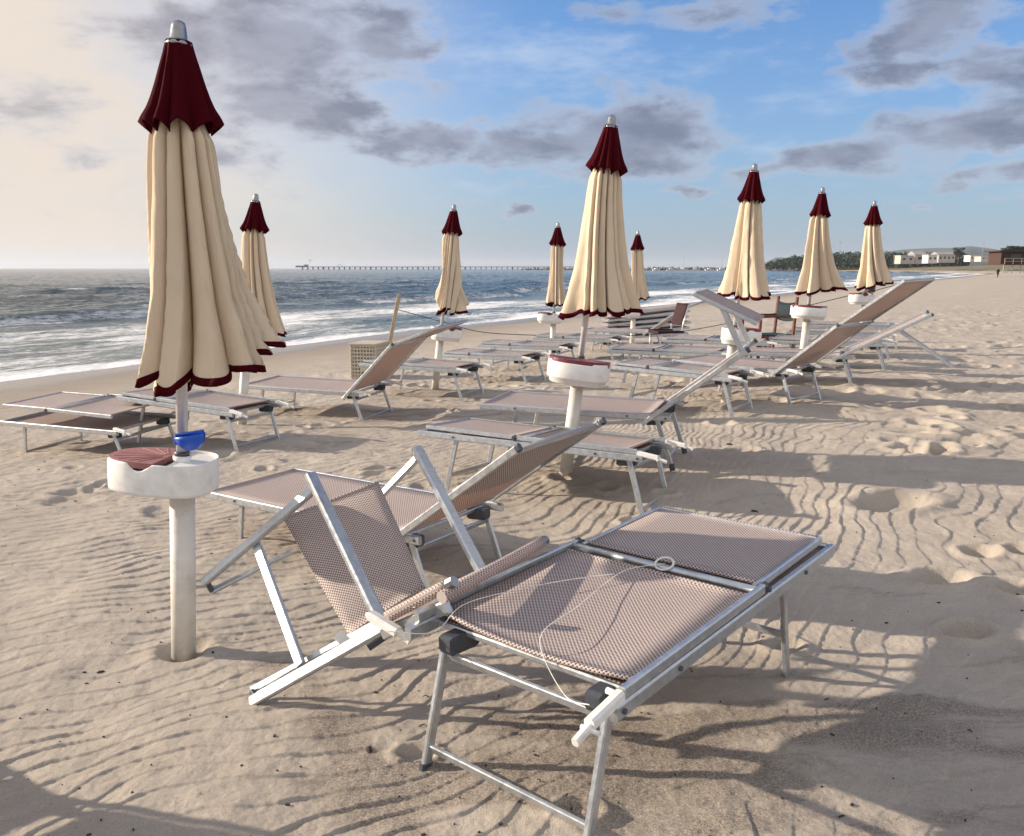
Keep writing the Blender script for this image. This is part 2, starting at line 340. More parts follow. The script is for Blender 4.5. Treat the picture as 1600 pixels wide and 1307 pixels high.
# ------------------------------------------------------------------ object helpers
def link(name, me, parent=None):
    o = bpy.data.objects.new(name, me); COL.objects.link(o)
    if parent: o.parent = parent
    return o
def thing(name, label, cat, loc=(0, 0, 0), group=None, rot=None):
    o = bpy.data.objects.new(name, None); COL.objects.link(o)
    o.location = loc; o.empty_display_size = .1
    if rot is not None: o.rotation_euler = rot
    o['label'] = label; o['category'] = cat
    if group: o['group'] = group
    return o
def tag(o, label, cat, group=None):
    o['label'] = label; o['category'] = cat
    if group: o['group'] = group
    return o
class MB:
    def __init__(s): s.v = []; s.f = []; s.uv = []; s.mi = []; s.cur = 0; s.sm = []
    def add(s, vs, fs, uvs=None, smooth=False):
        b = len(s.v); s.v += [tuple(v) for v in vs]
        for i, f in enumerate(fs):
            s.f.append(tuple(b + k for k in f)); s.mi.append(s.cur); s.sm.append(smooth)
            s.uv.append([uvs[k] for k in f] if uvs is not None else [(vs[k][0], vs[k][1]) for k in f])
    def bar(s, p0, p1, w, h, up=(0, 0, 1), ch=.22):
        p0 = Vector(p0); p1 = Vector(p1); d = (p1 - p0).normalized(); up = Vector(up)
        x = d.cross(up)
        if x.length < 1e-4: x = d.cross(Vector((1, 0, 0)))
        x.normalize(); y = x.cross(d).normalized()
        c = min(w, h) * ch; a, b = w / 2, h / 2
        pr = [(-a + c, -b), (a - c, -b), (a, -b + c), (a, b - c), (a - c, b), (-a + c, b), (-a, b - c), (-a, -b + c)]
        vs = [p0 + x * q + y * r for q, r in pr] + [p1 + x * q + y * r for q, r in pr]
        L = (p1 - p0).length
        fs = [(i, (i + 1) % 8, 8 + (i + 1) % 8, 8 + i) for i in range(8)] + [tuple(range(7, -1, -1)), tuple(range(8, 16))]
        s.add(vs, fs, [(0, i * .02) for i in range(8)] + [(L, i * .02) for i in range(8)])
    def tube(s, pts, r, n=10, cap=True, closed=False, uvw=None):
        pts = [Vector(p) for p in pts]; m = len(pts); rs = r if isinstance(r, (list, tuple)) else [r] * m
        vs = []; uvs = []; acc = 0; prev = None
        for i, p in enumerate(pts):
            if closed: tg = pts[(i + 1) % m] - pts[i - 1]
            else: tg = pts[min(i + 1, m - 1)] - pts[max(i - 1, 0)]
            tg.normalize()
            if prev is None:
                x = tg.cross(Vector((0, 0, 1)))
                if x.length < 1e-3: x = tg.cross(Vector((1, 0, 0)))
            else: x = prev - tg * prev.dot(tg)
            x.normalize(); y = tg.cross(x); prev = x
            if i: acc += (p - pts[i - 1]).length
            for k in range(n):
                an = 2 * PI * k / n
                vs.append(p + (x * math.cos(an) + y * math.sin(an)) * rs[i]); uvs.append((acc, an * rs[i]))
        fs = []
        for i in range(m if closed else m - 1):
            j = (i + 1) % m
            for k in range(n): fs.append((i * n + k, i * n + (k + 1) % n, j * n + (k + 1) % n, j * n + k))
        s.add(vs, fs, uvs, True)
        if cap and not closed:
            b = len(s.v) - m * n
            for ring, rev in ((0, True), (m - 1, False)):
                idx = [b + ring * n + k for k in range(n)]
                if rev: idx = idx[::-1]
                s.f.append(tuple(idx)); s.mi.append(s.cur); s.sm.append(False); s.uv.append([(0, 0)] * n)
    def box(s, c, sz, rot=None, bev=0.0):
        hx, hy, hz = sz[0] / 2, sz[1] / 2, sz[2] / 2; c = Vector(c)
        if bev:
            b = bev; lay = [(-hz, b), (-hz + b, 0), (hz - b, 0), (hz, b)]
            vs = []
            for z, i in lay:
                ax, ay = hx - i, hy - i; k = b
                for q in [(-ax + k, -ay), (ax - k, -ay), (ax, -ay + k), (ax, ay - k), (ax - k, ay), (-ax + k, ay), (-ax, ay - k), (-ax, -ay + k)]:
                    vs.append(Vector((q[0], q[1], z)))
            fs = []
            for L in range(3):
                for i in range(8): fs.append((L * 8 + i, L * 8 + (i + 1) % 8, L * 8 + 8 + (i + 1) % 8, L * 8 + 8 + i))
            fs += [tuple(range(7, -1, -1)), tuple(range(24, 32))]
        else:
            vs = [Vector((a * hx, b * hy, e * hz)) for e in (-1, 1) for a, b in ((-1, -1), (1, -1), (1, 1), (-1, 1))]
            fs = [(3, 2, 1, 0), (4, 5, 6, 7), (0, 1, 5, 4), (1, 2, 6, 5), (2, 3, 7, 6), (3, 0, 4, 7)]
        if rot is not None: vs = [rot @ v for v in vs]
        s.add([v + c for v in vs], fs)
    def prism(s, poly, z0, z1):
        n = len(poly); vs = [(x, y, z0) for x, y in poly] + [(x, y, z1) for x, y in poly]
        s.add(vs, [(i, (i + 1) % n, n + (i + 1) % n, n + i) for i in range(n)] + [tuple(range(n - 1, -1, -1)), tuple(range(n, 2 * n))])
    def build(s, name, mats, parent=None, mtx=None):
        me = bpy.data.meshes.new(name)
        vs = s.v if mtx is None else [tuple(mtx @ Vector(v)) for v in s.v]
        me.from_pydata(vs, [], s.f)
        for m in (mats if isinstance(mats, (list, tuple)) else [mats]): me.materials.append(m)
        me.polygons.foreach_set('material_index', s.mi)
        me.polygons.foreach_set('use_smooth', s.sm)
        uvl = me.uv_layers.new(name='UVMap')
        flat = [c for f in s.uv for p in f for c in p]
        uvl.data.foreach_set('uv', flat)
        me.update()
        return link(name, me, parent)
def grid_mesh(name, P, uvs=None, closed_u=False):
    """P: (rows, cols, 3) array -> mesh of quads"""
    r, c, _ = P.shape
    me = bpy.data.meshes.new(name)
    idx = np.arange(r * c).reshape(r, c)
    if closed_u: idx = np.concatenate([idx, idx[:, :1]], 1)
    q = np.stack([idx[:-1, :-1], idx[:-1, 1:], idx[1:, 1:], idx[1:, :-1]], -1).reshape(-1, 4)
    me.vertices.add(r * c); me.vertices.foreach_set('co', P.reshape(-1).astype(np.float32))
    me.loops.add(q.size); me.loops.foreach_set('vertex_index', q.reshape(-1).astype(np.int32))
    me.polygons.add(len(q)); me.polygons.foreach_set('loop_start', np.arange(0, q.size, 4, dtype=np.int32)); me.polygons.foreach_set('loop_total', np.full(len(q), 4, dtype=np.int32))
    me.polygons.foreach_set('use_smooth', np.ones(len(q), dtype=bool))
    if uvs is not None:
        l = me.uv_layers.new(name='UVMap'); l.data.foreach_set('uv', uvs.reshape(-1, 2)[q.reshape(-1)].reshape(-1).astype(np.float32))
    me.update(calc_edges=True); me.validate()
    return me
def attr(me, name, arr):
    a = me.attributes.new(name, 'FLOAT', 'POINT'); a.data.foreach_set('value', arr.reshape(-1).astype(np.float32))

# ------------------------------------------------------------------ sand
def build_sand():
    rr = np.concatenate([np.geomspace(.15, 1.7, 50)[:-1], np.geomspace(1.7, 13, 1050)[:-1], np.geomspace(13, 60, 260)[:-1], np.geomspace(60, 6000, 110)])
    th = np.concatenate([np.linspace(-178, -36, 70)[:-1], np.linspace(-36, 36, 860), np.linspace(36, 178, 70)[1:]])
    TH, RR = np.meshgrid(np.radians(th), rr)
    x = RR * np.sin(TH); y = RR * np.cos(TH)
    z = ground(x, y)
    far = sstep(np.hypot(x, y), 2500, 5500); z = z * (1 - far) + far * np.minimum(z, -3)
    me = grid_mesh('beach_sand', np.stack([x, y, z], -1)[:, ::-1])
    s = inland(x, y) + .5 * fbm(x * .25, y * .25, 2, 91)
    attr(me, 'wet', (1 - sstep(s, .8, 4.2))[:, ::-1])
    attr(me, 'damp', (1 - sstep(s, 3.5, 7.5))[:, ::-1])
    dk = np.exp(-(((x - .25) / .75) ** 2 + ((y - 2.45) / .50) ** 2)) + .8 * np.exp(-(((x - 1.35) / .6) ** 2 + ((y - 2.55) / .35) ** 2)) + .8 * np.exp(-((x + .75 + .55 * (y - 2.9)) / .13) ** 2) * sstep(-y, -3.3, -2.9) + .6 * np.exp(-(((x - .6) / .35) ** 2 + ((y - 5.6) / .4) ** 2)) + .5 * np.exp(-(((x + 1.5) / 2.5) ** 2 + ((y - 9.5) / 2) ** 2))  # dark grain patches, also deepening the shade under the near lounger in colour
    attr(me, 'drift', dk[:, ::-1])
    o = link('beach_sand', me); o['kind'] = 'structure'
    m, n, p = mat('sand')
    oc = n.new('ShaderNodeTexCoord').outputs['Object']
    big = n.noise(oc, .8, 5, .6); mid = n.noise(oc, 5, 6, .65); fine = n.noise(oc, 330, 3, .7); grain = n.noise(oc, 900, 2, .7)
    c = n.mix(n.ss(big, .3, .7), (.400, .354, .303), (.470, .422, .365))
    c = n.mix(n.m('MULTIPLY', n.ss(mid, .35, .75), .40), c, (.330, .290, .246))
    # drifts of heavier, darker grains, plus shade painted under the near lounger
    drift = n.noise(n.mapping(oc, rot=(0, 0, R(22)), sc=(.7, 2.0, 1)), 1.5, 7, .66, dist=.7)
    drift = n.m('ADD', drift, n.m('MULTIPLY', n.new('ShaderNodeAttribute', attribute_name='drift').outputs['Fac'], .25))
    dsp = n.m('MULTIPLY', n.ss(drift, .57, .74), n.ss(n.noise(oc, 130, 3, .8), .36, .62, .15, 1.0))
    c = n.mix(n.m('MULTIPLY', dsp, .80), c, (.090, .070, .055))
    c = n.mix(n.m('MULTIPLY', n.ss(fine, .50, .70), .55), c, (.16, .125, .10))
    c = n.mix(n.m('MULTIPLY', n.ss(grain, .52, .70), .50), c, (.66, .58, .49))
    c = n.mix(n.m('MULTIPLY', n.ss(n.noise(oc, 120, 4, .85), .50, .66), .38), c, (.20, .165, .135))
    c = n.mix(n.m('MULTIPLY', n.ss(n.noise(n.mapping(oc, loc=(7, 3, 0)), 140, 3, .85), .55, .70), .30), c, (.62, .56, .49))
    wet = n.new('ShaderNodeAttribute', attribute_name='wet').outputs['Fac']; damp = n.new('ShaderNodeAttribute', attribute_name='damp').outputs['Fac']
    c = n.mix(n.m('MULTIPLY', damp, .45), c, (.23, .185, .140))
    c = n.mix(n.m('MULTIPLY', wet, .8), c, (.15, .125, .10))
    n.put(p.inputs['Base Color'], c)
    n.put(p.inputs['Roughness'], n.ss(wet, 0, 1, .95, .22)); n.put(p.inputs['Specular IOR Level'], n.ss(wet, 0, 1, .15, .5))
    b = n.new('ShaderNodeBump'); n.put(b.inputs['Strength'], n.ss(wet, 0, .8, .75, .03)); b.inputs['Distance'].default_value = .0065
    n.put(b.inputs['Height'], n.m('ADD', n.m('MULTIPLY', n.noise(oc, 260, 3, .75), .9), n.m('MULTIPLY', n.noise(oc, 75, 4, .65), .8)))
    n.put(p.inputs['Normal'], b.outputs[0])
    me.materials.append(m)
build_sand()

# ------------------------------------------------------------------ sea
def build_sea():
    rr = np.concatenate([np.geomspace(8, 130, 520)[:-1], np.geomspace(130, 900, 150)[:-1], np.geomspace(900, 14000, 60)])
    th = np.concatenate([np.linspace(-150, -38, 90)[:-1], np.linspace(-38, 36, 760), np.linspace(36, 70, 30)[1:]])
    TH, RR = np.meshgrid(np.radians(th), rr)
    x = RR * np.sin(TH); y = RR * np.cos(TH)
    s = -inland(x, y); al = y * .9 + x * .43
    dist = np.hypot(x, y); lod = 1 - sstep(dist, 250, 900)
    sw = s + 1.6 * fbm(al * .035, s * .02, 3, 3) + .5 * fbm(al * .15, s * .1, 2, 4)
    z = np.zeros_like(x)
    crest = lambda c, wf, wb: np.where(sw > c, np.exp(-((sw - c) / wb) ** 2), np.exp(-((sw - c) / wf) ** 2))
    brk = [(4.5, .10, .5, 1.6), (9.5, .16, .7, 2.2), (16.5, .40, .8, 3.0), (22, .46, 1.0, 3.4), (31, .42, 1.4, 3.8), (41, .40, 1.8, 4.5), (54, .38, 2.2, 5), (68, .35, 2.5, 5.5), (84, .34, 3, 6), (104, .32, 3.5, 7)]
    foam = np.zeros_like(x)
    for i, (c, a, wf, wb) in enumerate(brk):
        g = sstep(fbm(al * (.045 if c > 12 else .03), np.full_like(al, i * 7.3), 2, 100 + i), -.35, .45)
        k = crest(c, wf, wb) * g
        z += a * k
        if c > 12 and c < 35: foam = np.maximum(foam, .62 * sstep(g, .55, .85) * np.where(sw < c + .2, np.exp(-((sw - c + .9) / 1.2) ** 2), np.exp(-((sw - c) / .6) ** 2)))
        elif c >= 35: foam = np.maximum(foam, .58 * sstep(g, .80, .97) * np.exp(-((sw - c) / 1.3) ** 2))
    deep = sstep(s, 8, 30)
    z += lod * deep * (.16 * fbm(s * .35, al * .10, 3, 7) + .09 * fbm(s * .9, al * .3, 3, 9) + .05 * fbm(s * 2.1, al * .8, 2, 10))
    z += lod * .02 * fbm(x * .8, y * .8, 3, 13) * sstep(s, 0, 3)
    wash = (1 - sstep(s, 8.5, 16)) * (.58 + .36 * fbm(al * .06, s * .15, 3, 44)) + (1 - sstep(s, 0, 1.0)) * .25
    wash += .30 * (1 - sstep(s, 15, 34)) * sstep(s, 6, 15)
    foam = np.maximum(foam, wash)
    zz = SEA + z * sstep(s, -.3, 2.5)
    me = grid_mesh('sea_water', np.stack([x, y, zz], -1)[:, ::-1], np.stack([s, al], -1)[:, ::-1])
    attr(me, 'foam', foam[:, ::-1]); attr(me, 'shal', (1 - sstep(s, 6, 40))[:, ::-1])
    o = link('sea_water', me); o['kind'] = 'structure'
    m, n, p = mat('sea')
    uv = n.new('ShaderNodeUVMap').outputs[0]
    fo = n.new('ShaderNodeAttribute', attribute_name='foam').outputs['Fac']; sh = n.new('ShaderNodeAttribute', attribute_name='shal').outputs['Fac']
    f1 = n.noise(n.mapping(uv, sc=(1.0, .28, 1)), 1.3, 8, .68, dist=.9)
    f2 = n.noise(n.mapping(uv, sc=(1.0, .35, 1)), 6.0, 5, .7)
    tex = n.m('ADD', n.m('MULTIPLY', f1, .52), n.m('MULTIPLY', f2, .48))
    fm = n.ss(n.m('ADD', n.m('MULTIPLY', fo, .66), tex), .78, 1.0)
    wc = n.mix(sh, (.026, .050, .056), (.070, .105, .100))
    n.put(p.inputs['Base Color'], n.mix(fm, wc, (.80, .80, .80)))
    n.put(p.inputs['Roughness'], n.ss(fm, 0, 1, .12, .7)); p.inputs['IOR'].default_value = 1.33
    b = n.new('ShaderNodeBump'); b.inputs['Strength'].default_value = 1.0; b.inputs['Distance'].default_value = .35
    w1 = n.noise(n.mapping(uv, sc=(1.0, .30, 1)), .55, 7, .62, dist=.4)
    w2 = n.noise(n.mapping(uv, sc=(1.0, .45, 1)), 3.2, 4, .6)
    n.put(b.inputs['Height'], n.m('ADD', n.m('MULTIPLY', w1, 1.4), n.m('ADD', n.m('MULTIPLY', w2, .28), n.m('MULTIPLY', fm, .12))))
    n.put(p.inputs['Normal'], b.outputs[0])
    me.materials.append(m)
build_sea()

# ------------------------------------------------------------------ parasols
def interp(x, xs, ys): return np.interp(x, xs, ys)
def make_parasol(k, base, top, label, seed, drift, rbot, dbot=1.38, lift=.10, trayrot=0.0, tray=True, twist=0.0, nf=10, old=False, crumple=.5, tsz=(.275, .155, .150), lid=True, tapered=True, rsc=1.0):
    rg = np.random.RandomState(seed)
    base = Vector(base); top = Vector(top); axis = (top - base); Ln = axis.length; axis.normalize()
    q = Vector((0, 0, 1)).rotation_difference(axis).to_matrix().to_4x4()
    root = thing('beach_parasol', label, 'parasol', base, 'closed parasols standing along the beach')
    def P(mb, name, m, par=root): return mb.build(name, m, par, q)
    b = MB(); b.tube([(0, 0, -.12), (0, 0, .70)], .050, 28); P(b, 'ground_post', M['pvc'])
    b = MB(); b.tube([(0, 0, .66), (0, 0, Ln - .10)], .0225, 20); P(b, 'pole', M['pole'])
    b = MB(); b.tube([(0, 0, Ln - d) for d in (.092, .088, .078, .070, .066, .022, .008, .0)], [.046, .050, .046, .036, .032, .027, .022, .006], 24); P(b, 'finial', M['chrome'])
    # canopy
    n, m_ = 260, 64
    th = np.linspace(0, 2 * PI, n, endpoint=False)[None, :]; tt = np.linspace(0, 1, m_)[:, None]
    d0, d1 = .30, dbot
    d = d0 + (d1 - d0) * tt
    prof = interp(tt, [0, .05, .13, .35, .7, .9, 1], [.055, .080, .110, .128 * rsc, .166 * rsc, .210 * rsc, .235 * rsc]) * (1 + (rbot / .235 - 1) * tt)
    phs = rg.rand(6) * 6.28
    wob = .42 * np.sin(2 * th + phs[0]) + .22 * np.sin(3 * th + phs[1]) + .06 * np.sin(5 * th + phs[2])
    a = nf / 2 * (th + wob * (.6 + .4 * tt) + twist * tt ** 2) + phs[2]
    ridge = np.abs(np.sin(a)) ** .85
    flap = rg.uniform(-1, 1, 64)[np.floor(a / PI).astype(int) % 64] * np.abs(np.sin(a)) ** .5
    flap2 = rg.uniform(-1, 1, 64)[np.floor(a / PI).astype(int) % 64] * np.abs(np.sin(a)) ** .7
    ridge2 = 1 - np.abs(np.sin(a * 2.0 + 1.1 + 1.3 * np.sin(th + phs[3]))) ** .9
    fold = .56 * ridge + .17 * ridge2 * (.3 + tt) + .16 * np.sin(2 * th + phs[4] + .8 * tt) * tt + .10 * np.sin(3 * th + phs[5] - tt)
    amp = interp(tt, [0, .14, .5, 1], [.70, 1.15, 1.22, 1.20])
    r = prof * (.83 + amp * (fold - .39) + .22 * flap2 * (.25 + .75 * tt))
    skew = .55 * np.sin(2 * a)                                      # pleats lie over to one side, as wrapped cloth does
    thp = th - skew * (.16 + .20 * tt) * 4 / nf
    r = r * (1 + .035 * crumple * gnoise(th * 3 + 0 * tt, tt * 9 + 0 * th, seed))
    dr = drift * tt ** 1.6
    cx = dr; X = cx + r * np.cos(thp); Y = r * np.sin(thp) * .92
    flare = np.clip((X - cx) / (rbot + .02), -1, 1)
    hem = (.5 - ridge) * .05 + .045 * flap + lift * .5 * (flare * np.sign(drift + 1e-6) + .15) + .02 * np.sin(2 * th + phs[1])
    Z = Ln - d + tt ** 3 * hem
    Pm = np.stack([X, Y, Z], -1)
    rot = np.array(q.to_3x3()); Pw = Pm @ rot.T
    kt = m_ - 1
    me = grid_mesh('canopy', Pw, None, True); me.materials.append(M['cream'])
    can = link('canopy', me, root)
    sol = can.modifiers.new('thick', 'SOLIDIFY'); sol.thickness = .0025; sol.offset = 0
    ring = [Vector(p) for p in Pw[-1]]
    hb = MB()
    top_r = Pw[-3]; bot = Pw[-1]; ctr = Pw[-1].mean(0)
    out = np.cross(np.roll(Pw[-1], -1, 0) - np.roll(Pw[-1], 1, 0), Pw[-1] - Pw[-3]); out /= (np.linalg.norm(out, axis=1)[:, None] + 1e-9)
    vs = []
    for i in range(n):
        u_ = Vector(top_r[i]); w_ = Vector(bot[i]); o_ = Vector(out[i]); dn = (w_ - u_).normalized() * .007
        mid_ = u_ + (w_ - u_) * .30
        vs += [mid_ + o_ * .004, w_ + o_ * .0055 + dn, w_ - o_ * .0055 + dn, mid_ - o_ * .004]
    fs = []
    for i in range(n):
        j = (i + 1) % n
        for e in range(4): fs.append((i * 4 + e, i * 4 + (e + 1) % 4, j * 4 + (e + 1) % 4, j * 4 + e))
    hb.add(vs, fs, None, True); hb.build('hem_trim', M['maroon'], can)
    # dark red top flounce
    n2, m2 = 200, 30
    th = np.linspace(0, 2 * PI, n2, endpoint=False)[None, :]; tt = np.linspace(0, 1, m2)[:, None]
    a = 5 * th + .6 * np.sin(2 * th + phs[3]) + .3 * np.sin(3 * th + phs[1]) + phs[4]
    ridge = 1 - np.abs(np.sin(a)) ** 1.25
    prof = interp(tt, [0, .15, .5, .8, .93, 1], [.045, .054, .078, .101, .115, .121])
    r = prof * (1 + interp(tt, [0, .3, .85, 1], [.05, .20, .32, .36]) * (ridge - .35)) * (1 + .05 * np.sin(2 * th + phs[0]) * tt)
    X = r * np.cos(th + .12 * np.sin(2 * a) * tt) + .008 * tt; Y = r * np.sin(th + .12 * np.sin(2 * a) * tt) * .95
    dd = .075 + .315 * tt
    Z = Ln - dd - sstep(tt, .6, 1) * .034 * (1 - ridge - .45) * 1.3 - .010 * np.cos(th + phs[5]) * tt
    me = grid_mesh('top_flounce', np.stack([X, Y, Z], -1) @ rot.T, None, True); me.materials.append(M['maroon'])
    cp = link('top_flounce', me, root)
    sol = cp.modifiers.new('thick', 'SOLIDIFY'); sol.thickness = .004; sol.offset = 0
    if not tray: return root
    # round plastic tray clamped on the post: wall with a notch, floor, lid on the long side
    qt = q @ Matrix.Rotation(trayrot, 4, 'Z')
    N = 96; oc = []
    for i in range(N):
        an = 2 * PI * i / N; cx_, sx_ = math.cos(an), math.sin(an)
        e = 2.6; rx = tsz[0] if cx_ < 0 else tsz[1]; ry = tsz[2]
        oc.append((-.02 + rx * math.copysign(abs(cx_) ** (2 / e), cx_), ry * math.copysign(abs(sx_) ** (2 / e), sx_)))
    z0, z1 = .70, .835
    zt = []
    for i in range(N):
        an = (360 * i / N)
        z = z1
        for c0, wdt, dep in ((255, 9, .030), (105, 9, .030)):
            dq = abs(an - c0)
            if dq < wdt: z = z1 - dep * math.sqrt(1 - (dq / wdt) ** 2)
        if lid and 128 < an < 204: z = z1 - .011                     # lid sits lower than the rim
        zt.append(z)
    b = MB(); vs = []
    def sc(p, f): return (p[0] * f - .0, p[1] * f)
    for i in range(N):
        x_, y_ = oc[i]
        for (f, z) in ((.86, z0 - .038 if tapered else z0), (.90, z0 - .03 if tapered else z0 + .002), (.93, z0), (.992, z0 + .006), (1, z0 + .016), (1, zt[i] - .006), (.988, zt[i]), (.965, zt[i]), (.955, zt[i] - .006), (.95, z0 + .03)):
            vs.append((x_ * f, y_ * f, z))
    K = 10; fs = []
    for i in range(N):
        j = (i + 1) % N
        for e in range(K - 1): fs.append((i * K + e, j * K + e, j * K + e + 1, i * K + e + 1))
    fs.append(tuple(i * K for i in range(N - 1, -1, -1)))
    b.add(vs, fs, None, True)
    # deck on the pole side with a raised rim
    poly = [(x_ * .953, y_ * .953) for x_, y_ in oc if x_ > -.045]
    b.prism(poly, z0 + .05, z1 - .012)
    b.tube([(0, 0, z1 - .02), (0, 0, z1 + .012)], .036, 20)
    tr = P2 = b.build('tray', M['wht'], root, qt)
    bo = MB(); bo.box((.02, -.19, z0 + .018), (.02, .02, .02)); 
    if lid:
        b = MB(); lp = [(x_ * .975, y_ * .975) for x_, y_ in oc if x_ < -.05]
        lh = .004 if old else .016
        b.prism(lp, z1 - .02, z1 + lh)
        for i in range(9):                                          # raised radial ribs of the lid
            an = R(118 + i * 15.5); ex = None
            c0 = Vector((-.055, 0, z1 + lh)); dv = Vector((math.cos(an), math.sin(an), 0))
            L_ = .04
            while L_ < .25:
                pp = c0 + dv * (L_ + .01)
                if ((pp.x + .02) / (tsz[0] - .02)) ** 2.6 * 1 + (abs(pp.y) / (tsz[2] - .015)) ** 2.6 > 1 if pp.x > -.02 else (abs(pp.x + .02) / (tsz[0] - .02)) ** 2.6 + (abs(pp.y) / (tsz[2] - .015)) ** 2.6 > 1: break
                L_ += .01
            b.bar(c0 + dv * .03, c0 + dv * L_, .006, .004)
        b.build('tray_lid', M['lid_old'] if old else M['lid'], tr, qt)
    cl = MB(); cl.tube([(0, 0, z1 + .012), (0, 0, z1 + .03)], .03, 20); cl.build('pole_collar', M['grey'], tr, qt)
    return root

UM = [  # base px, top px, distance, label, options
 ((287, 1012), (279, 32), 3.34, 'nearest and largest closed cream parasol, blue ashtray hooked on its pole', dict(seed=11, drift=.085, rbot=.225, lift=.18, dbot=1.325, trayrot=R(-4), old=True, nf=13, tapered=False, twist=.25)),
 ((378, 660), (400, 303), 9.10, 'closed cream parasol half hidden behind the nearest big parasol, sea behind it', dict(seed=5, drift=.16, rbot=.20, lift=.12, trayrot=R(20), dbot=1.46)),
 ((680, 605), (710, 320), 11.5, 'slim closed cream parasol with twisted hem, nearest to the lattice crate', dict(seed=23, drift=.10, rbot=.185, lift=.13, twist=1.0, trayrot=R(200), dbot=1.42)),
 ((862, 563), (872, 348), 15.0, 'small slim closed cream parasol just left of the large central parasol, against the sea', dict(seed=31, drift=.03, rbot=.165, lift=.03, trayrot=R(10), rsc=.85, dbot=1.40)),
 ((885, 730), (957, 180), 6.25, 'large central closed cream parasol leaning to the right above a shiny maroon tray lid', dict(seed=42, drift=.10, rbot=.245, lift=.10, trayrot=R(80), nf=11, tsz=(.25, .13, .235))),
 ((987, 545), (997, 361), 17.8, 'farthest seaward closed parasol, partly hidden behind the large central parasol', dict(seed=57, drift=.10, rbot=.175, lift=.07, trayrot=R(10), rsc=.9, dbot=1.40)),
 ((1133, 630), (1180, 256), 9.2, 'closed cream parasol with crumpled hem, first right of the large central parasol', dict(seed=64, drift=.06, rbot=.235, lift=.05, trayrot=R(165), crumple=1.3)),
 ((1252, 572), (1286, 293), 11.7, 'closed cream parasol right of the red wooden chair, hem blown to the right', dict(seed=77, drift=.15, rbot=.245, lift=.12, trayrot=R(84), nf=9, tsz=(.25, .13, .24))),
 ((1345, 537), (1367, 314), 14.3, 'rightmost closed cream parasol, in front of the far woods, beside a brown wooden post', dict(seed=83, drift=.12, rbot=.24, lift=.12, trayrot=R(15), nf=9)),
]
for i, (bp, tp, y, lab, o) in enumerate(UM):
    make_parasol(i, at(*bp, y), at(*tp, y), lab, **o)
# blue half-round ashtray hooked on the first pole
b0 = at(287, 1012, 3.34); t0 = at(279, 32, 3.34); ax = (t0 - b0).normalized()
pz = b0 + ax * .90
ash = thing('ashtray', 'bright blue half round plastic ashtray hooked on the nearest parasol pole', 'ashtray', pz)
b = MB(); n = 20; prof = []
vs = []; fs = []
for j in range(9):
    ph = j / 8 * PI / 2
    for i in range(n):
        an = PI * i / (n - 1)
        vs.append((.062 * math.cos(an) * math.cos(ph), -.062 * math.sin(an) * math.cos(ph) - 0.0, -.068 * math.sin(ph)))
for j in range(8):
    for i in range(n - 1): fs.append((j * n + i, j * n + i + 1, (j + 1) * n + i + 1, (j + 1) * n + i))
b.add(vs, fs, None, True)
rr_ = Matrix.Translation((.045, -.024, .04)) @ Matrix.Rotation(R(-8), 4, 'Z') @ Matrix.Rotation(R(-9), 4, 'Y')
o = b.build('bowl', M['blue'], ash, rr_); sm = o.modifiers.new('thick', 'SOLIDIFY'); sm.thickness = .004
b = MB(); b.add([(.064 * math.cos(a_), y_, .066 * math.sin(a_) * (1 if a_ < 0 else 0)) for y_ in (.0, .006) for a_ in np.linspace(-PI, 0, 15)], [(i, i + 1, 16 + i, 15 + i) for i in range(14)] + [tuple(range(14, -1, -1)), tuple(range(15, 30)), (14, 0, 15, 29)]); b.box((0, -.002, .004), (.128, .012, .014), None, .004)
b.box((-.055, -.012, -.02), (.02, .02, .03), None, .004); b.build('back_plate', M['blue'], ash, rr_)

# ------------------------------------------------------------------ sun loungers
HH, LW, WL, SPL = .36, .35, .31, .13
def fabric(mb, f, x0, x1, y0, y1, sag=.015, nx=14, ny=8, th=.004, hem=True):
    """sheet from f(x, y, z_offset); stretched cloth with a slight belly and rolled ends"""
    vs = []; uv = []
    for side in (0, 1):
        for i in range(nx + 1):
            for j in range(ny + 1):
                a, c = i / nx, j / ny; x = x0 + (x1 - x0) * a; y = y0 + (y1 - y0) * c
                z = -sag * math.sin(PI * a) ** .7 * (math.sin(PI * c) ** .8 if 0 < c < 1 else 0) - side * th
                vs.append(f(x, y, z)); uv.append((x, y))
    m = (nx + 1) * (ny + 1); fs = []
    for i in range(nx):
        for j in range(ny):
            p = i * (ny + 1) + j; q = p + ny + 1
            fs.append((p, q, q + 1, p + 1)); fs.append((m + p, m + p + 1, m + q + 1, m + q))
    for i in range(nx):
        for j in (0, ny):
            p = i * (ny + 1) + j; q = p + ny + 1; fs.append((p, q, m + q, m + p) if j else (q, p, m + p, m + q))
    for j in range(ny):
        for i in (0, nx):
            p = i * (ny + 1) + j; fs.append((p + 1, p, m + p, m + p + 1) if i == 0 else (p, p + 1, m + p + 1, m + p))
    mb.add(vs, fs, uv, True)
    if hem:
        for x in (x0, x1): mb.tube([f(x, y0 + (y1 - y0) * k / 6, -th / 2) for k in range(7)], .008, 8)

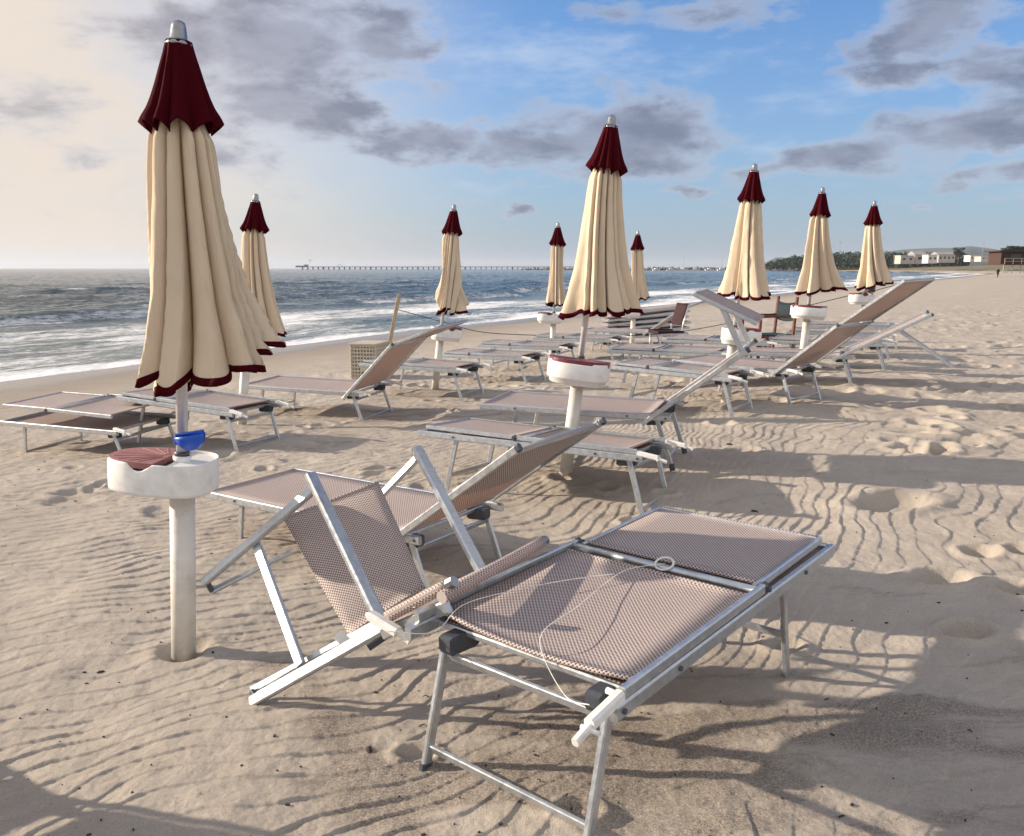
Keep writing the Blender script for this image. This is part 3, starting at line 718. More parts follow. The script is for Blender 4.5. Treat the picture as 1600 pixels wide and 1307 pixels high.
def make_lounger(pose, L, label, state='folded', beta=.65, gamma=.3, clen=.55, bl=.80, droop=.0, lift=0.0, canopy='ext', near=False, group='aluminium sun loungers on the sand', levers=True, canopy_a=None, arm=.55, arm_ang=None, pan=( -.2, .42), cloth_on_canopy=True, LW=.35, lever_sides=(1, -1), ext=0.0):
    x, y, thz, z, tx, ty = pose
    root = thing('sun_lounger', label, 'sun lounger', (x, y, z), group)
    cz, sz_ = math.cos(thz), math.sin(thz)
    root.rotation_mode = 'QUATERNION'
    root.rotation_quaternion = (Matrix.Rotation(thz, 3, 'Z') @ Matrix.Rotation(ty, 3, 'Y') @ Matrix.Rotation(tx, 3, 'X')).to_quaternion()
    fold = state == 'folded'
    b = MB()
    for s in (1, -1):
        b.bar((-.10, s * LW, HH), (L, s * LW, HH), .026, .046)
    b.bar((L - .014, -LW + .013, HH), (L - .014, LW - .013, HH), .026, .044)
    b.bar((.04, -LW + .013, HH - .012), (.04, LW - .013, HH - .012), .022, .022)
    fr = b.build('seat_frame', M['alu'], root)
    if near:
        for s in (1, -1):
            for xx in (-.07, .22, L - .3):
                b = MB(); b.tube([(xx, s * (LW + .012), HH), (xx, s * (LW + .019), HH)], .008, 10); b.build('bolt', M['grey'], fr)
    for s in (1, -1):
        b = MB(); b.bar((.0, s * WL, HH - .025), (-SPL, s * WL, -.04 - ext), .020, .036, (1, 0, 0)); lg = b.build('leg', M['alu'], root)
        if near: c = MB(); c.bar((-SPL + .012, s * WL, -.012 + .02 - ext), (-SPL - .002, s * WL, -.045 - ext), .024, .040, (1, 0, 0)); c.build('foot_cap', M['grey'], lg)
        b = MB(); b.bar((L - .30, s * WL, HH - .025), (L - .22, s * WL, -.06 - ext), .020, .036, (1, 0, 0)); b.build('leg', M['alu'], root)
    f = lambda zz: -SPL * (HH - .025 - zz) / (HH + .015 + ext)
    for zz in (.055 - ext, HH - .075):
        b = MB(); b.bar((f(zz), -WL + .01, zz), (f(zz), WL - .01, zz), .014, .030, (-.3, 0, 1)); b.build('stretcher', M['alu'], root)
    b = MB(); b.bar((L - .25, -WL + .01, .07), (L - .25, WL - .01, .07), .014, .028); b.build('stretcher', M['alu'], root)
    for s in (1, -1):                                              # dark ratchet housings above the head legs
        b = MB(); yb = s * (WL - .03); pr = [(-.045, -.035), (-.035, -.050), (.075, -.058), (.09, -.05), (.09, .0), (.06, .006), (-.03, .010), (-.045, .004)]
        b.add([(px_, yb + o_, HH - .012 + pz_) for o_ in (-.024, .024) for px_, pz_ in pr], [(i, (i + 1) % 8, 8 + (i + 1) % 8, 8 + i) for i in range(8)] + [tuple(range(7, -1, -1)), tuple(range(8, 16))])
        b.build('ratchet', M['grey'] if near else M['dark'], root)
    b = MB(); fabric(b, lambda a, c, e: (a, c, (HH - .004 if fold else HH + .020) + e), .05, L - .02, -LW + .016, LW - .016, .022, 16, 8); b.build('seat_fabric', M['fab'], root)
    # backrest
    if fold: beta = PI - .005 - (0 if not lift else .02)
    piv = Vector((0.0, 0, HH + (.042 + lift if fold else .03)))
    ub = Vector((-math.cos(beta), 0, math.sin(beta))); nb = Vector((math.sin(beta), 0, math.cos(beta)))
    if fold: nb = Vector((0, 0, 1))
    def B(a, c, e=0.0):
        p = piv + ub * a + nb * e; return (p.x, c, p.z)
    by = LW if fold else LW + .026
    b = MB()
    for s in (1, -1): b.bar(B(-.06 if fold else -.13, s * by), B(bl, s * by), .022, .036, tuple(nb))
    b.tube([B(bl - .03, -by), B(bl - .03, by)], .016, 14); bf = b.build('backrest_frame', M['alu'], root)
    for s in (1, -1):
        b = MB(); b.bar(B(bl - .002, s * by), B(bl + .022, s * by), .026, .040, tuple(nb), .35); b.build('end_cap', M['grey'], bf)
    b = MB(); fabric(b, lambda a, c, e: B(a, c, e - droop * max(0, 1 - a / .5) ** 1.5 * max(0, 1 - (c / by) ** 2)), .03, bl - (.08 if fold else .02), -by + .02, by - .02, .03, 14, 8); b.build('backrest_fabric', M['fab'], root)
    # sunshade
    cy = LW - .03 if fold else LW - .005
    ca = bl if canopy_a is None else canopy_a
    if canopy == 'ext':
        if fold: uc = Vector((1, 0, .01)); nc = Vector((0, 0, 1)); c0 = Vector(B(ca, 0)) + Vector((0, 0, -.006)); clen = L - .05 - c0.x
        else: uc = Vector((-math.cos(gamma), 0, math.sin(gamma))); nc = Vector((math.sin(gamma), 0, math.cos(gamma))); c0 = Vector(B(ca, 0))
        a0 = .035 if fold else .03
        lift_c = .010 if fold else 0.004
    elif canopy == 'post':
        pa = Vector((-math.cos(arm_ang), 0, math.sin(arm_ang))); e0 = Vector(B(ca, 0)); c0 = e0 + pa * arm
        uc = Vector((-math.cos(gamma), 0, math.sin(gamma))); nc = Vector((math.sin(gamma), 0, math.cos(gamma)))
    else: uc = None
    if uc is not None:
        def C(a, c, e=0.0):
            p = c0 + uc * a + nc * e; return (p.x, c, p.z)
        s0, s1 = (0, clen) if canopy == 'ext' else pan
        b = MB()
        for s in (1, -1): b.bar(C(s0, s * cy), C(s1, s * cy), .018, .030, tuple(nc))
        b.bar(C(s1 - .009, -cy + .009), C(s1 - .009, cy - .009), .018, .028, tuple(nc))
        cf = b.build('sunshade_frame', M['alu'], root)
        if canopy == 'post':
            for s in (1, -1):
                b = MB(); b.bar(e0 + Vector((0, s * (cy - .02), 0)), c0 + Vector((0, s * (cy - .02), 0)), .018, .042, (1, 0, 0)); b.build('sunshade_post', M['alu'], root)
            b = MB(); b.bar(C(s0 + .009, -cy + .009), C(s0 + .009, cy - .009), .018, .028, tuple(nc)); b.build('crossbar', M['alu'], cf)
        if fold:
            for s in (1, -1):
                b = MB(); b.tube([C(.02, s * (cy + .036)), C(.02, s * (cy + .012))], .020, 14); b.tube([C(.02, s * (cy + .05)), C(.02, s * (cy + .036))], .009, 10); b.build('pivot', M['grey'], cf)
        if cloth_on_canopy:
            lo = lift_c if canopy == 'ext' else .018
            b = MB(); fabric(b, lambda a, c, e: C(a, c, e + lo), s0 + (a0 if canopy == 'ext' else .01), s1 - .005, -cy + (0 if fold else .012), cy - (0 if fold else .012), .004 if fold else .012, 10, 8); b.build('sunshade_fabric', M['fab'], root)
    if levers:
        for s in lever_sides:
            b = MB(); yv = s * (LW - .005)
            b.bar((-.06, yv, HH + .034), (-.20, yv, HH + .016), .030, .034); b.bar((-.19, yv, HH + .014), (-.26, yv, HH - .004), .020, .022)
            b.tube([(-.205, yv - s * .02, HH + .006), (-.205, yv + s * .035, HH + .006)], .007, 10); b.tube([(-.07, yv - s * .035, HH + .04), (-.07, yv, HH + .04)], .009, 10)
            b.build('lock_lever', M['wht'], root)
    return root

A = make_lounger((0.039, 2.286, 0.867, 0.115, -0.014, -0.020), 1.448, 'nearest lounger in the right foreground, folded flat, white cord lying on its mesh', near=True, LW=.385, lever_sides=(-1,), ext=.055, droop=.035)
B_ = make_lounger((-0.329, 4.363, 2.514, -0.112, -0.013, 0.027), 1.706, 'lounger with raised backrest directly behind the tipped lounger', 'up', .607, near=True, canopy='ext', gamma=.607 + PI - .03, clen=.48, levers=False, bl=.90)
make_lounger((0.888, 5.57, 2.687, 0.006, 0.075, -0.013), 1.60, 'folded flat lounger directly in front of the large central parasol post', near=True, ext=.04)
make_lounger((1.194, 6.443, 2.796, 0.146, -0.009, -0.007), 1.417, 'lounger behind the central parasol post, raised backrest carrying a sunshade on two posts', 'up', .672, near=True, canopy='post', canopy_a=.76, arm=.36, arm_ang=R(116), gamma=R(-24), pan=(-.22, .27), levers=False)
make_lounger((2.293, 8.59, 2.55, 0.135, 0.024, -0.031), 1.25, 'flat lounger with its head legs right below the crumpled parasol, right of the maroon tray')
make_lounger((3.179, 9.209, 2.30, 0.140, -0.02, 0.0), 1.45, 'lounger right of the red wooden chair with steep backrest and sunshade extended in line', 'up', .68, canopy='ext', gamma=R(36), clen=.78, levers=True)
make_lounger((4.18, 10.45, 2.75, 0.17, -0.0, -0.0), 1.45, 'rightmost lounger with raised backrest propped on its folded-down sunshade frame', 'up', .50, canopy='ext', gamma=R(-34), clen=.74, canopy_a=.66, levers=False, cloth_on_canopy=False, bl=1.05)
make_lounger((-3.511, 7.787, 2.702, -0.215, -0.06, 0.02), 1.542, 'leftmost lounger at the frame edge, its backrest frame sitting loose above the seat', lift=.11)
make_lounger((-2.540, 7.865, 2.760, -0.085, 0.026, -0.055), 1.30, 'folded flat lounger seen behind the nearest parasol pole above the blue ashtray')
make_lounger((-1.671, 9.619, 2.733, -0.140, -0.045, 0), 1.573, 'lounger with raised backrest and stretched sunshade in front of the lattice crate', 'up', .757, canopy='ext', gamma=R(20), clen=.60, levers=True)
make_lounger((-0.622, 10.788, 2.726, -0.045, 0.010, -0.016), 1.40, 'folded flat lounger at the foot of the slim twisted parasol')
make_lounger((0.247, 12.323, 2.668, -0.058, 0.001, 0.003), 1.305, 'folded flat lounger between the slim twisted parasol and the small parasol left of centre')
make_lounger((1.803, 14.84, 2.712, -0.010, -0.008, 0), 1.40, 'distant folded flat lounger just left of the aluminium chair')
make_lounger((0.85, 13.6, 2.70, -0.03, 0, 0), 1.40, 'folded flat lounger showing behind the large central pole, below the small parasol tray')
make_lounger((5.25, 11.95, 2.72, .18, 0, 0), 1.45, 'flat lounger whose head legs show just behind the rightmost propped lounger')
make_lounger((6.0, 13.5, 2.72, .19, 0, 0), 1.45, 'flat lounger below the rightmost parasol, second behind the propped lounger')
make_lounger((6.85, 15.1, 2.72, .20, 0, 0), 1.45, 'farthest flat lounger on the right, its single pair of legs standing clear on the sand')
make_lounger((2.85, 16.9, 2.75, -.02, 0, 0), 1.40, 'lounger with raised backrest right behind the aluminium chair', 'up', .62, canopy='ext', gamma=R(20), clen=.4, levers=False)
make_lounger((2.75, 10.9, 2.72, .14, 0, 0), 1.45, 'flat white lounger lying in front of the red wooden chair')
make_lounger((3.75, 12.3, 2.72, .16, 0, 0), 1.45, 'flat white lounger behind the tray post right of the red wooden chair')
make_lounger((-2.55, 2.15, 2.60, 0.0, 0, 0), 1.45, 'lounger just outside the left edge of the photo, its backrest raised', 'up', .70, canopy='ext', gamma=R(20), clen=.5)

# stacked loungers by the water
names = ['bottom', 'second from bottom', 'third from bottom', 'fourth from bottom', 'second from top', 'top']
for i in range(6):
    c = at(992, 512, 18.6)
    r = thing('stacked_lounger', ['bottom lounger of the stack by the water behind the central parasol', 'second lounger from the bottom of the stack by the water', 'third lounger from the bottom of the stack by the water', 'fourth lounger from the bottom of the stack by the water', 'lounger just below the top one of the stack by the water', 'topmost lounger of the stack by the water behind the aluminium chair'][i], 'sun lounger', (3.05 + .03 * (i % 3), 19.3, .10 + i * .115 - .02), 'loungers stacked by the water', (0, R(-3.0 - .8 * i), R(10 + 2 * (i % 2))))
    b = MB()
    for s in (1, -1): b.bar((-1.0, s * .33, 0), (.95, s * .33, 0), .028, .050)
    for xx in (-.98, -.2, .93): b.bar((xx, -.315, 0), (xx, .315, 0), .028, .04)
    for s in (1, -1):
        b.bar((-.7, s * .30, -.03), (-.35, s * .30, -.06), .02, .03); b.bar((.35, s * .30, -.03), (.75, s * .30, -.06), .02, .03)
    b.build('frame', M['alu'], r)
    b = MB(); fabric(b, lambda a, c_, e: (a, c_, .028 + e), -.95, -.22, -.31, .31, .02, 6, 4); b.build('seat_fabric', M['fab'], r)
    b = MB(); fabric(b, lambda a, c_, e: (a, c_, .028 + e), -.18, .90, -.31, .31, .02, 6, 4); b.build('backrest_fabric', M['fab'], r)

# cord and ring lying on the nearest lounger
def crv(pts, n=8):
    pts = [Vector(p) for p in pts]; out = []
    P_ = [pts[0]] + pts + [pts[-1]]
    for i in range(1, len(P_) - 2):
        for k in range(n):
            u = k / n; a, b, c, e = P_[i - 1], P_[i], P_[i + 1], P_[i + 2]
            out.append(.5 * ((2 * b) + (c - a) * u + (2 * a - 5 * b + 4 * c - e) * u * u + (3 * b - a - 3 * c + e) * u ** 3))
    out.append(pts[-1]); return out
Aq = Matrix.Translation(A.location) @ A.rotation_quaternion.to_matrix().to_4x4()
def Al(x, y, z): return Aq @ Vector((x, y, z))
cd = thing('cord', 'thin white cord with a small loop tied round the crossbar of the nearest lounger', 'cord', Al(.77, -.03, HH + .06))
b = MB(); o_ = Vector(cd.location)
hz_ = HH + .050
path = crv([Al(.77, -.03, HH + .064), Al(.66, .06, hz_ + .005), Al(.48, .05, hz_), Al(.28, .01, hz_ + .003), Al(.08, -.02, hz_ + .01), Al(.02, -.06, hz_ - .03), Al(-.03, -.18, HH - .05), Al(-.10, -.31, HH + .0)])
b.tube([p - o_ for p in path], .0015, 6); b.build('strand', M['cord'], cd)
path = crv([Al(.60, .075, hz_ + .004), Al(.45, .18, hz_ + .002), Al(.25, .27, hz_ + .004), Al(.06, .30, hz_ + .012), Al(-.04, .33, HH + .0), Al(-.17, .40, HH + .03)])
b = MB(); b.tube([p - o_ for p in path], .0015, 6); b.build('strand', M['cord'], cd)
b = MB(); b.tube([Al(.765 + .028 * math.cos(a), -.03 + .034 * math.sin(a), HH + .066 + .014 * math.cos(a)) - o_ for a in np.linspace(0, 2 * PI, 24, endpoint=False)], .0042, 8, closed=True); b.build('loop', M['cord'], cd)

# ------------------------------------------------------------------ tipped-over lounger
def tipped():
    og = at(393, 1097, 2.88)
    r = thing('tipped_lounger', 'lounger tipped over on its side in the centre foreground, legs pointing left', 'sun lounger', og, 'aluminium sun loungers on the sand')
    g = lambda u, v, y: at(u, v, y) - og
    R2f, R2e = g(393, 1097, 2.86), g(606, 976, 2.73); R1f, R1e = g(318, 910, 3.30), g(488, 766, 3.20)
    wid = (R1f - R2f).normalized(); ln = (R2e - R2f).normalized(); nrm = ln.cross(wid).normalized()
    for a, e in ((R2f, R2e), (R1f, R1e)):
        b = MB(); b.bar(a, e, .024, .044, tuple(wid)); lg = b.build('leg', M['alu'], r)
    def lp(a, e, k): return a + (e - a) * k
    b = MB(); b.bar(g(400, 848, 3.27), g(470, 1040, 2.83), .020, .040, tuple(ln)); b.build('stretcher', M['alu'], r)
    b = MB(); b.bar(g(331, 924, 3.31), g(455, 862, 3.42), .018, .026, tuple(wid)); b.build('spreader', M['alu'], r)
    b = MB(); b.bar(g(394, 1078, 2.90), g(610, 962, 2.86), .018, .026, tuple(wid)); b.build('spreader', M['alu'], r)
    for (p, q_) in (((331, 924, 3.305), (322, 906, 3.29)), ((394, 1080, 2.89), (402, 1092, 2.86))):
        b = MB(); b.bar(g(*p), g(*q_), .02, .02); b.build('foot_cap', M['grey'], r)
    b = MB(); b.bar(g(485, 742, 3.18), g(594, 968, 2.70), .046, .030, (.45, -.62, .64)); b.build('side_rail', M['alu'], r)
    b = MB(); b.bar(g(651, 700, 3.42), g(752, 892, 3.02), .046, .030, (.45, -.62, .64)); rl = b.build('side_rail', M['alu'], r)
    p0, p1 = g(665, 703, 3.40), g(700, 770, 3.26)
    b = MB()
    for k in range(9):
        c = p0 + (p1 - p0) * (k / 8) + ln * .004; b.box(c, (.012, .010, .008))
    b.build('ratchet_strip', M['wht'], rl)
    b = MB(); b.bar(g(598, 772, 3.50), g(652, 716, 3.43), .022, .034, tuple(wid)); b.build('spreader', M['alu'], r)
    # woven panel between the rails
    c00, c01, c11, c10 = g(443, 812, 3.36), g(592, 755, 3.46), g(664, 917, 3.02), g(545, 993, 2.88)
    pn = (c01 - c00).cross(c10 - c00).normalized()
    L1, L2 = (c10 - c00).length, (c01 - c00).length
    def F(x, y, e):
        a, c = x / L1, y / L2
        top_ = c00 + (c01 - c00) * c; bot_ = c10 + (c11 - c10) * c
        return top_ + (bot_ - top_) * a + pn * (e)
    b = MB(); fabric(b, F, 0, L1, 0, L2, .03, 16, 10); b.build('woven_panel', M['fab'], r)
    # second sheet wrapped round the end bars, lying on the neighbour's rail
    for (p, q_, w_, par) in (((606, 964, 2.66), (700, 914, 2.54), .026, 0), ((690, 934, 2.50), (846, 848, 3.02), .026, 1)):
        a, e = g(*p), g(*q_)
        b = MB(); b.tube([a + (e - a) * k / 8 for k in range(9)], w_ * .8, 14); sl_ = b.build('wrapped_bar', M['fab'], r)
        dv = (e - a).normalized()
        b = MB(); b.bar(e - dv * .004, e + dv * .03, .036, .036, (0, 0, 1), .3); b.build('end_cap', M['chrome'], sl_)
    def F2(x, y, e):
        a0, a1 = g(606, 966, 2.68), g(690, 925, 2.56); b0, b1 = g(690, 934, 2.52), g(846, 850, 3.02)
        a = x / .5; c = y / .08
        pa = a0 + (a1 - a0) * a; pb = b0 + (b1 - b0) * a
        return pa + (pb - pa) * c + Vector((0, 0, e))
    b = MB(); b.bar(g(600, 990, 2.70), g(700, 948, 2.52), .026, .044, (0, 0, 1)); b.build('side_rail', M['alu'], r)
    a0, a1 = g(648, 948, 2.58), g(846, 852, 3.02)
    dv = (a1 - a0).normalized(); sd = dv.cross(Vector((0, 0, 1))).normalized()
    b = MB(); fabric(b, lambda x, y, e: a0 + dv * x + sd * (-y) + Vector((0, 0, -.2 * y + e)), 0, (a1 - a0).length, -.0, .055, .004, 10, 3, .005, False); b.build('rolled_fabric', M['fab'], r)
    # white clip at the lower corner
    b = MB(); b.bar(g(580, 962, 2.66), g(622, 988, 2.60), .042, .034, (0, 0, 1), .3); b.tube([g(572, 962, 2.66), g(590, 962, 2.66)], .010, 10); b.bar(g(618, 984, 2.61), g(641, 1003, 2.58), .022, .022)
    b.build('clip', M['wht'], r)
    b = MB(); b.bar(g(527, 990, 2.84), g(540, 1004, 2.83), .04, .004, tuple(pn)); b.build('care_tag', M['wht'], r)
    b = MB(); b.bar(g(575, 1012, 2.80), g(640, 968, 2.85), .02, .028); b.build('spreader', M['grey'], r)
    return r
tipped()

# ------------------------------------------------------------------ chairs
def chair_alu():
    o = at(1040, 556, 15.0)
    r = thing('garden_chair', 'light aluminium chair with dark maroon seat and back facing the sea', 'chair', o)
    r.rotation_euler = (0, 0, R(12))
    # sitter faces -x
    for s in (1, -1):
        b = MB(); b.tube([(-.22, s * .25, -.02), (-.20, s * .25, .44)], .014, 10); b.build('leg', M['alu'], r)
        b = MB(); b.tube([(.25, s * .25, -.02), (.20, s * .25, .42), (.20, s * .25, .55), (.30, s * .25, .92)], .014, 10); b.build('leg', M['alu'], r)
        b = MB(); b.bar((-.24, s * .25, .44), (.22, s * .25, .44), .03, .045); b.build('seat_rail', M['mcloth'], r)
    b = MB(); b.box((-.02, 0, .43), (.42, .48, .015), None, .004); b.build('seat', M['mcloth'], r)
    b = MB(); b.bar((-.22, -.25, .43), (-.22, .25, .43), .03, .05); b.bar((.10, -.24, .18), (.10, .24, .18), .018, .018); b.build('stretcher', M['mcloth'], r)
    b = MB(); fabric(b, lambda a, c, e: (.205 + a * .27 + e, c, .56 + a), 0, .37, -.25, .25, .04, 6, 6, .02); b.build('backrest', M['mcloth'], r)
chair_alu()
def chair_wood():
    o = at(1196, 562, 12.9)
    r = thing('director_chair', 'folding red brown wooden chair with sagging dark teal cloth back', 'chair', o)
    r.rotation_euler = (0, 0, R(16)); r.scale = (1.12, 1.12, 1.10)
    for s in (1, -1):                                               # sides front/back; faces left
        b = MB(); b.bar((.24, s * .22, 0), (.30, s * .22, .88), .045, .032); b.build('backrest_post', M['wood'], r)
        b = MB(); b.bar((-.26, s * .22, 0), (-.25, s * .22, .60), .045, .032); b.build('leg', M['wood'], r)
        b = MB(); b.bar((-.32, s * .22, .615), (.27, s * .22, .615), .05, .03); b.build('armrest', M['wood'], r)
        b = MB(); b.bar((-.26, s * .22, .33), (.25, s * .22, .33), .03, .045); b.build('side_rail', M['wood'], r)
        b = MB(); b.bar((-.26, s * .22, .10), (.25, s * .22, .10), .03, .04); b.build('side_rail', M['wood'], r)
    b = MB(); fabric(b, lambda a, c, e: (a, c, .36 + e), -.25, .24, -.22, .22, .05, 6, 6, .006); b.build('seat_cloth', M['teal'], r)
    b = MB(); fabric(b, lambda a, c, e: (.268 + a * .07 + e * 1.0 + .018, c, .57 + a - .03 * math.sin(PI * (c + .24) / .48)), 0, .24, -.24, .24, .05, 5, 8, .010); b.build('back_cloth', M['teal'], r)
chair_wood()

# ------------------------------------------------------------------ lattice crate, stake, post, ropes
def crate():
    p0, p1, p2 = at(550, 588, 13.4), at(589, 590, 13.25), at(624, 580, 13.75)
    cx = p0; W1, W2, Hc = .42, .55, .53
    r = thing('lattice_crate', 'beige lattice box with square holes and a flat lid standing near the water', 'box', p0 + Vector((0, 0, -.03)), rot=(0, 0, R(-12)))
    def face(org, dx, w, cols):
        b = MB(); rows = 9
        for i in range(cols + 1):
            x = w * i / cols; b.bar(org + dx * x, org + dx * x + Vector((0, 0, Hc)), .027 if 0 < i < cols else .045, .016, tuple(dx.cross(Vector((0, 0, 1)))))
        for j in range(rows + 1):
            z = Hc * j / rows; b.bar(org + Vector((0, 0, z)), org + dx * w + Vector((0, 0, z)), .014, .033 if 0 < j < rows else .05)
        b.build('lattice_side', M['crate'], r)
    X, Y = Vector((1, 0, 0)), Vector((0, 1, 0))
    face(Vector((0, 0, 0)), X, W1, 8); face(Vector((W1, 0, 0)), Y, W2, 9); face(Vector((0, W2, 0)), X, W1, 8); face(Vector((0, 0, 0)), Y, W2, 9)
    b = MB(); b.box((W1 / 2, W2 / 2, Hc / 2), (W1 - .06, W2 - .06, Hc - .06)); b.build('shade_core', M['crate_shade'], r)  # added dark box, painting the shade seen through the lattice holes
    b = MB(); b.box((W1 / 2, W2 / 2, Hc + .02), (W1 + .06, W2 + .06, .03), None, .006); b.build('lid', M['crate'], r)
    b = MB(); b.box((.30, -.018, .14), (.26, .014, .07), None, .003); b.build('plate', M['crate'], r)
crate()
sk0, sk1 = at(603, 545, 15.6), at(624, 460, 15.6)
b = MB(); b.bar((0, 0, -.2), sk1 - sk0, .07, .03, (0, 1, 0)); o = b.build('wooden_stake', M['stake']); o.location = sk0; tag(o, 'leaning weathered wooden stake behind the lattice crate with a rope tied to it', 'stake')
ps0, ps1 = at(1356, 520, 15.6), at(1360, 447, 15.6)
ps = thing('wooden_post', 'brown wooden post with black wrapping beside the rightmost parasol', 'post', ps0)
b = MB(); b.tube([Vector((0, 0, -.2)), ps1 - ps0], .055, 12); b.build('shaft', M['stake'], ps)
b = MB(); dv = (ps1 - ps0)
for k in range(4): b.tube([dv * (.90 + .022 * k) + Vector((.07 * math.cos(a), .07 * math.sin(a), .012 * math.sin(3 * a + k))) for a in np.linspace(0, 2 * PI, 14, endpoint=False)], .022, 8, closed=True)
b.build('black_wrapping', M['dark'], ps)
def rope(name, pts, r, lab):
    P_ = crv([at(*p) for p in pts], 10); o0 = P_[0]
    b = MB(); b.tube([p - o0 for p in P_], r, 6); o = b.build(name, M['rope']); o.location = o0; tag(o, lab, 'rope')
rope('rope', [(620, 484, 15.57), (632, 487, 15.57), (690, 503, 15.7), (752, 519, 15.9), (830, 524, 16.3), (920, 527, 16.7), (1000, 524, 16.6), (1080, 516, 16.3), (1210, 490, 15.9), (1352, 456, 15.55)], .0075, 'long dark rope running from the leaning stake across the beach to the brown post')
rope('rope', [(1362, 456, 15.6), (1395, 447, 18), (1443, 436, 24)], .0075, 'short dark rope rising from the brown post towards the far shore')

# ------------------------------------------------------------------ debris
rnd = random.Random(8)
b = MB()
for i in range(260):
    yy = 2.0 + 5.5 * rnd.random() ** 1.6; xx = yy * rnd.uniform(-.66, .66)
    z = float(ground(np.array([xx]), np.array([yy]))[0]) + .002
    L_ = rnd.choice([.003, .003, .004, .005, .007, .012]) * (1 + .12 * yy); an = rnd.random() * 3.14
    if rnd.random() < .7: b.box((xx, yy, z), (L_ * .8, L_ * .5, .004), Matrix.Rotation(an, 3, 'Z'))
    else: b.tube([(xx, yy, z), (xx + L_ * .7 * math.cos(an), yy + L_ * .7 * math.sin(an), z + .004), (xx + L_ * 1.4 * math.cos(an + .3), yy + L_ * 1.4 * math.sin(an + .3), z)], .0022, 5)
o = b.build('beach_debris', M['bits']); o['kind'] = 'stuff'; o['label'] = 'scattered dark bits of twig and bark on the sand'; o['category'] = 'debris'
def bit(u, v, z, name, m, lab, cat, sz):
    d_ = ray(u, v); k = (z - EYE) / d_.z; x, y = d_.x * k, d_.y * k
    zz = float(ground(np.array([x]), np.array([y]))[0])
    b = MB(); n = 9
    pts = [(math.cos(a) * sz * rnd.uniform(.7, 1.1), math.sin(a) * sz * .55 * rnd.uniform(.6, 1.1)) for a in np.linspace(0, 2 * PI, n, endpoint=False)]
    vs = [(p[0], p[1], 0) for p in pts] + [(p[0] * .6, p[1] * .6, sz * .25) for p in pts]
    b.add(vs, [(i, (i + 1) % n, n + (i + 1) % n, n + i) for i in range(n)] + [tuple(range(n, 2 * n))], None, True)
    o = b.build(name, m); o.location = (x, y, zz + .001); o.rotation_euler = (rnd.uniform(-.15, .15), rnd.uniform(-.15, .15), rnd.random() * 3); tag(o, lab, cat)
bit(12, 1205, 0, 'shell', M['shell'], 'white shell fragment on the sand at the lower left edge', 'shell', .02)
bit(578, 1190, 0, 'driftwood_chip', M['bits'], 'dark flat driftwood chip on a small mound in the lower foreground', 'driftwood', .024)
bit(157, 1042, 0, 'bark_chip', M['bits'], 'long dark bark chip left of the nearest parasol post', 'bark', .02)
bit(1180, 786, .1, 'driftwood_stick', M['bits'], 'dark stick in the shade to the right of the head of the flat lounger', 'driftwood', .03)
bit(1140, 692, .12, 'driftwood_stick', M['bits'], 'dark curved stick near the white lever of the flat central lounger', 'driftwood', .04)

# ------------------------------------------------------------------ the far shore
def blob_mesh(bm_, c, r, seed, sub=2, sq=.8):
    tmp = bmesh.new(); bmesh.ops.create_icosphere(tmp, subdivisions=sub, radius=1)
    rg = np.random.RandomState(seed)
    vs = []
    for v in tmp.verts:
        k = 1 + rg.uniform(-.28, .28); vs.append((c[0] + v.co.x * r * k, c[1] + v.co.y * r * k, c[2] + v.co.z * r * sq * k))
    fs = [[q.index for q in f.verts] for f in tmp.faces]
    bm_.add(vs, fs); tmp.free()
def leafmat(name, a, c_):
    m, n, p = mat(name); oc = n.new('ShaderNodeTexCoord').outputs['Object']
    n.put(p.inputs['Base Color'], n.mix(n.ss(n.noise(oc, .5, 6, .7), .35, .7), a, c_)); p.inputs['Roughness'].default_value = .9
    return m
M['wood_green'] = leafmat('pine_green', (.012, .026, .016), (.040, .062, .030))
M['hillm'] = leafmat('hill_scrub', (.06, .085, .07), (.10, .12, .09))
M['dune'] = simple('dune_sand', (.36, .29, .20), .95, 0, .25, .05)
M['scrub'] = leafmat('dune_scrub', (.10, .095, .05), (.24, .19, .11))
def leafy(mb, c, rx, rz, n, sz, seed):
    rg = np.random.RandomState(seed)
    for i in range(n):
        v = rg.randn(3); v /= np.linalg.norm(v); v *= rg.rand() ** .4
        p = Vector((c[0] + v[0] * rx, c[1] + v[1] * rx, c[2] + v[2] * rz))
        a = Vector(rg.randn(3)).normalized(); e = a.cross(Vector(rg.randn(3))).normalized(); s = sz * rg.uniform(.6, 1.4)
        mb.add([p - a * s, p + e * s * .6, p + a * s, p - e * s * .6], [(0, 1, 2, 3)])
# sea-side land under the woods and houses
def strip(name, pts, z0, hs, depth, m, seed, rough=.6, lab=None):
    """ridge of land: pts = list of (u, distance) along its foot, hs = heights"""
    n = 160; us = np.linspace(0, len(pts) - 1, n)
    u = np.interp(us, range(len(pts)), [p[0] for p in pts]); yv = np.interp(us, range(len(pts)), [p[1] for p in pts]); h = np.interp(us, range(len(pts)), hs)
    rows = 14; P_ = np.zeros((rows, n, 3))
    for i in range(rows):
        k = i / (rows - 1); yy = yv + depth * k
        prof = np.sin(PI * min(1, k * 1.0)) ** .7 if True else 0
        P_[i, :, 0] = (u - 800) / FPX * yy * 1.0; P_[i, :, 1] = yy
        P_[i, :, 2] = z0 + h * prof + (h * .12 * fbm(us * rough, np.full(n, i * .7), 3, seed) if 0 < i < rows - 1 else 0)
    me = grid_mesh(name, P_[::1]); me.materials.append(m); me.flip_normals() if me.polygons[0].normal.z < 0 else None
    o = link(name, me); o['kind'] = 'structure'; return o
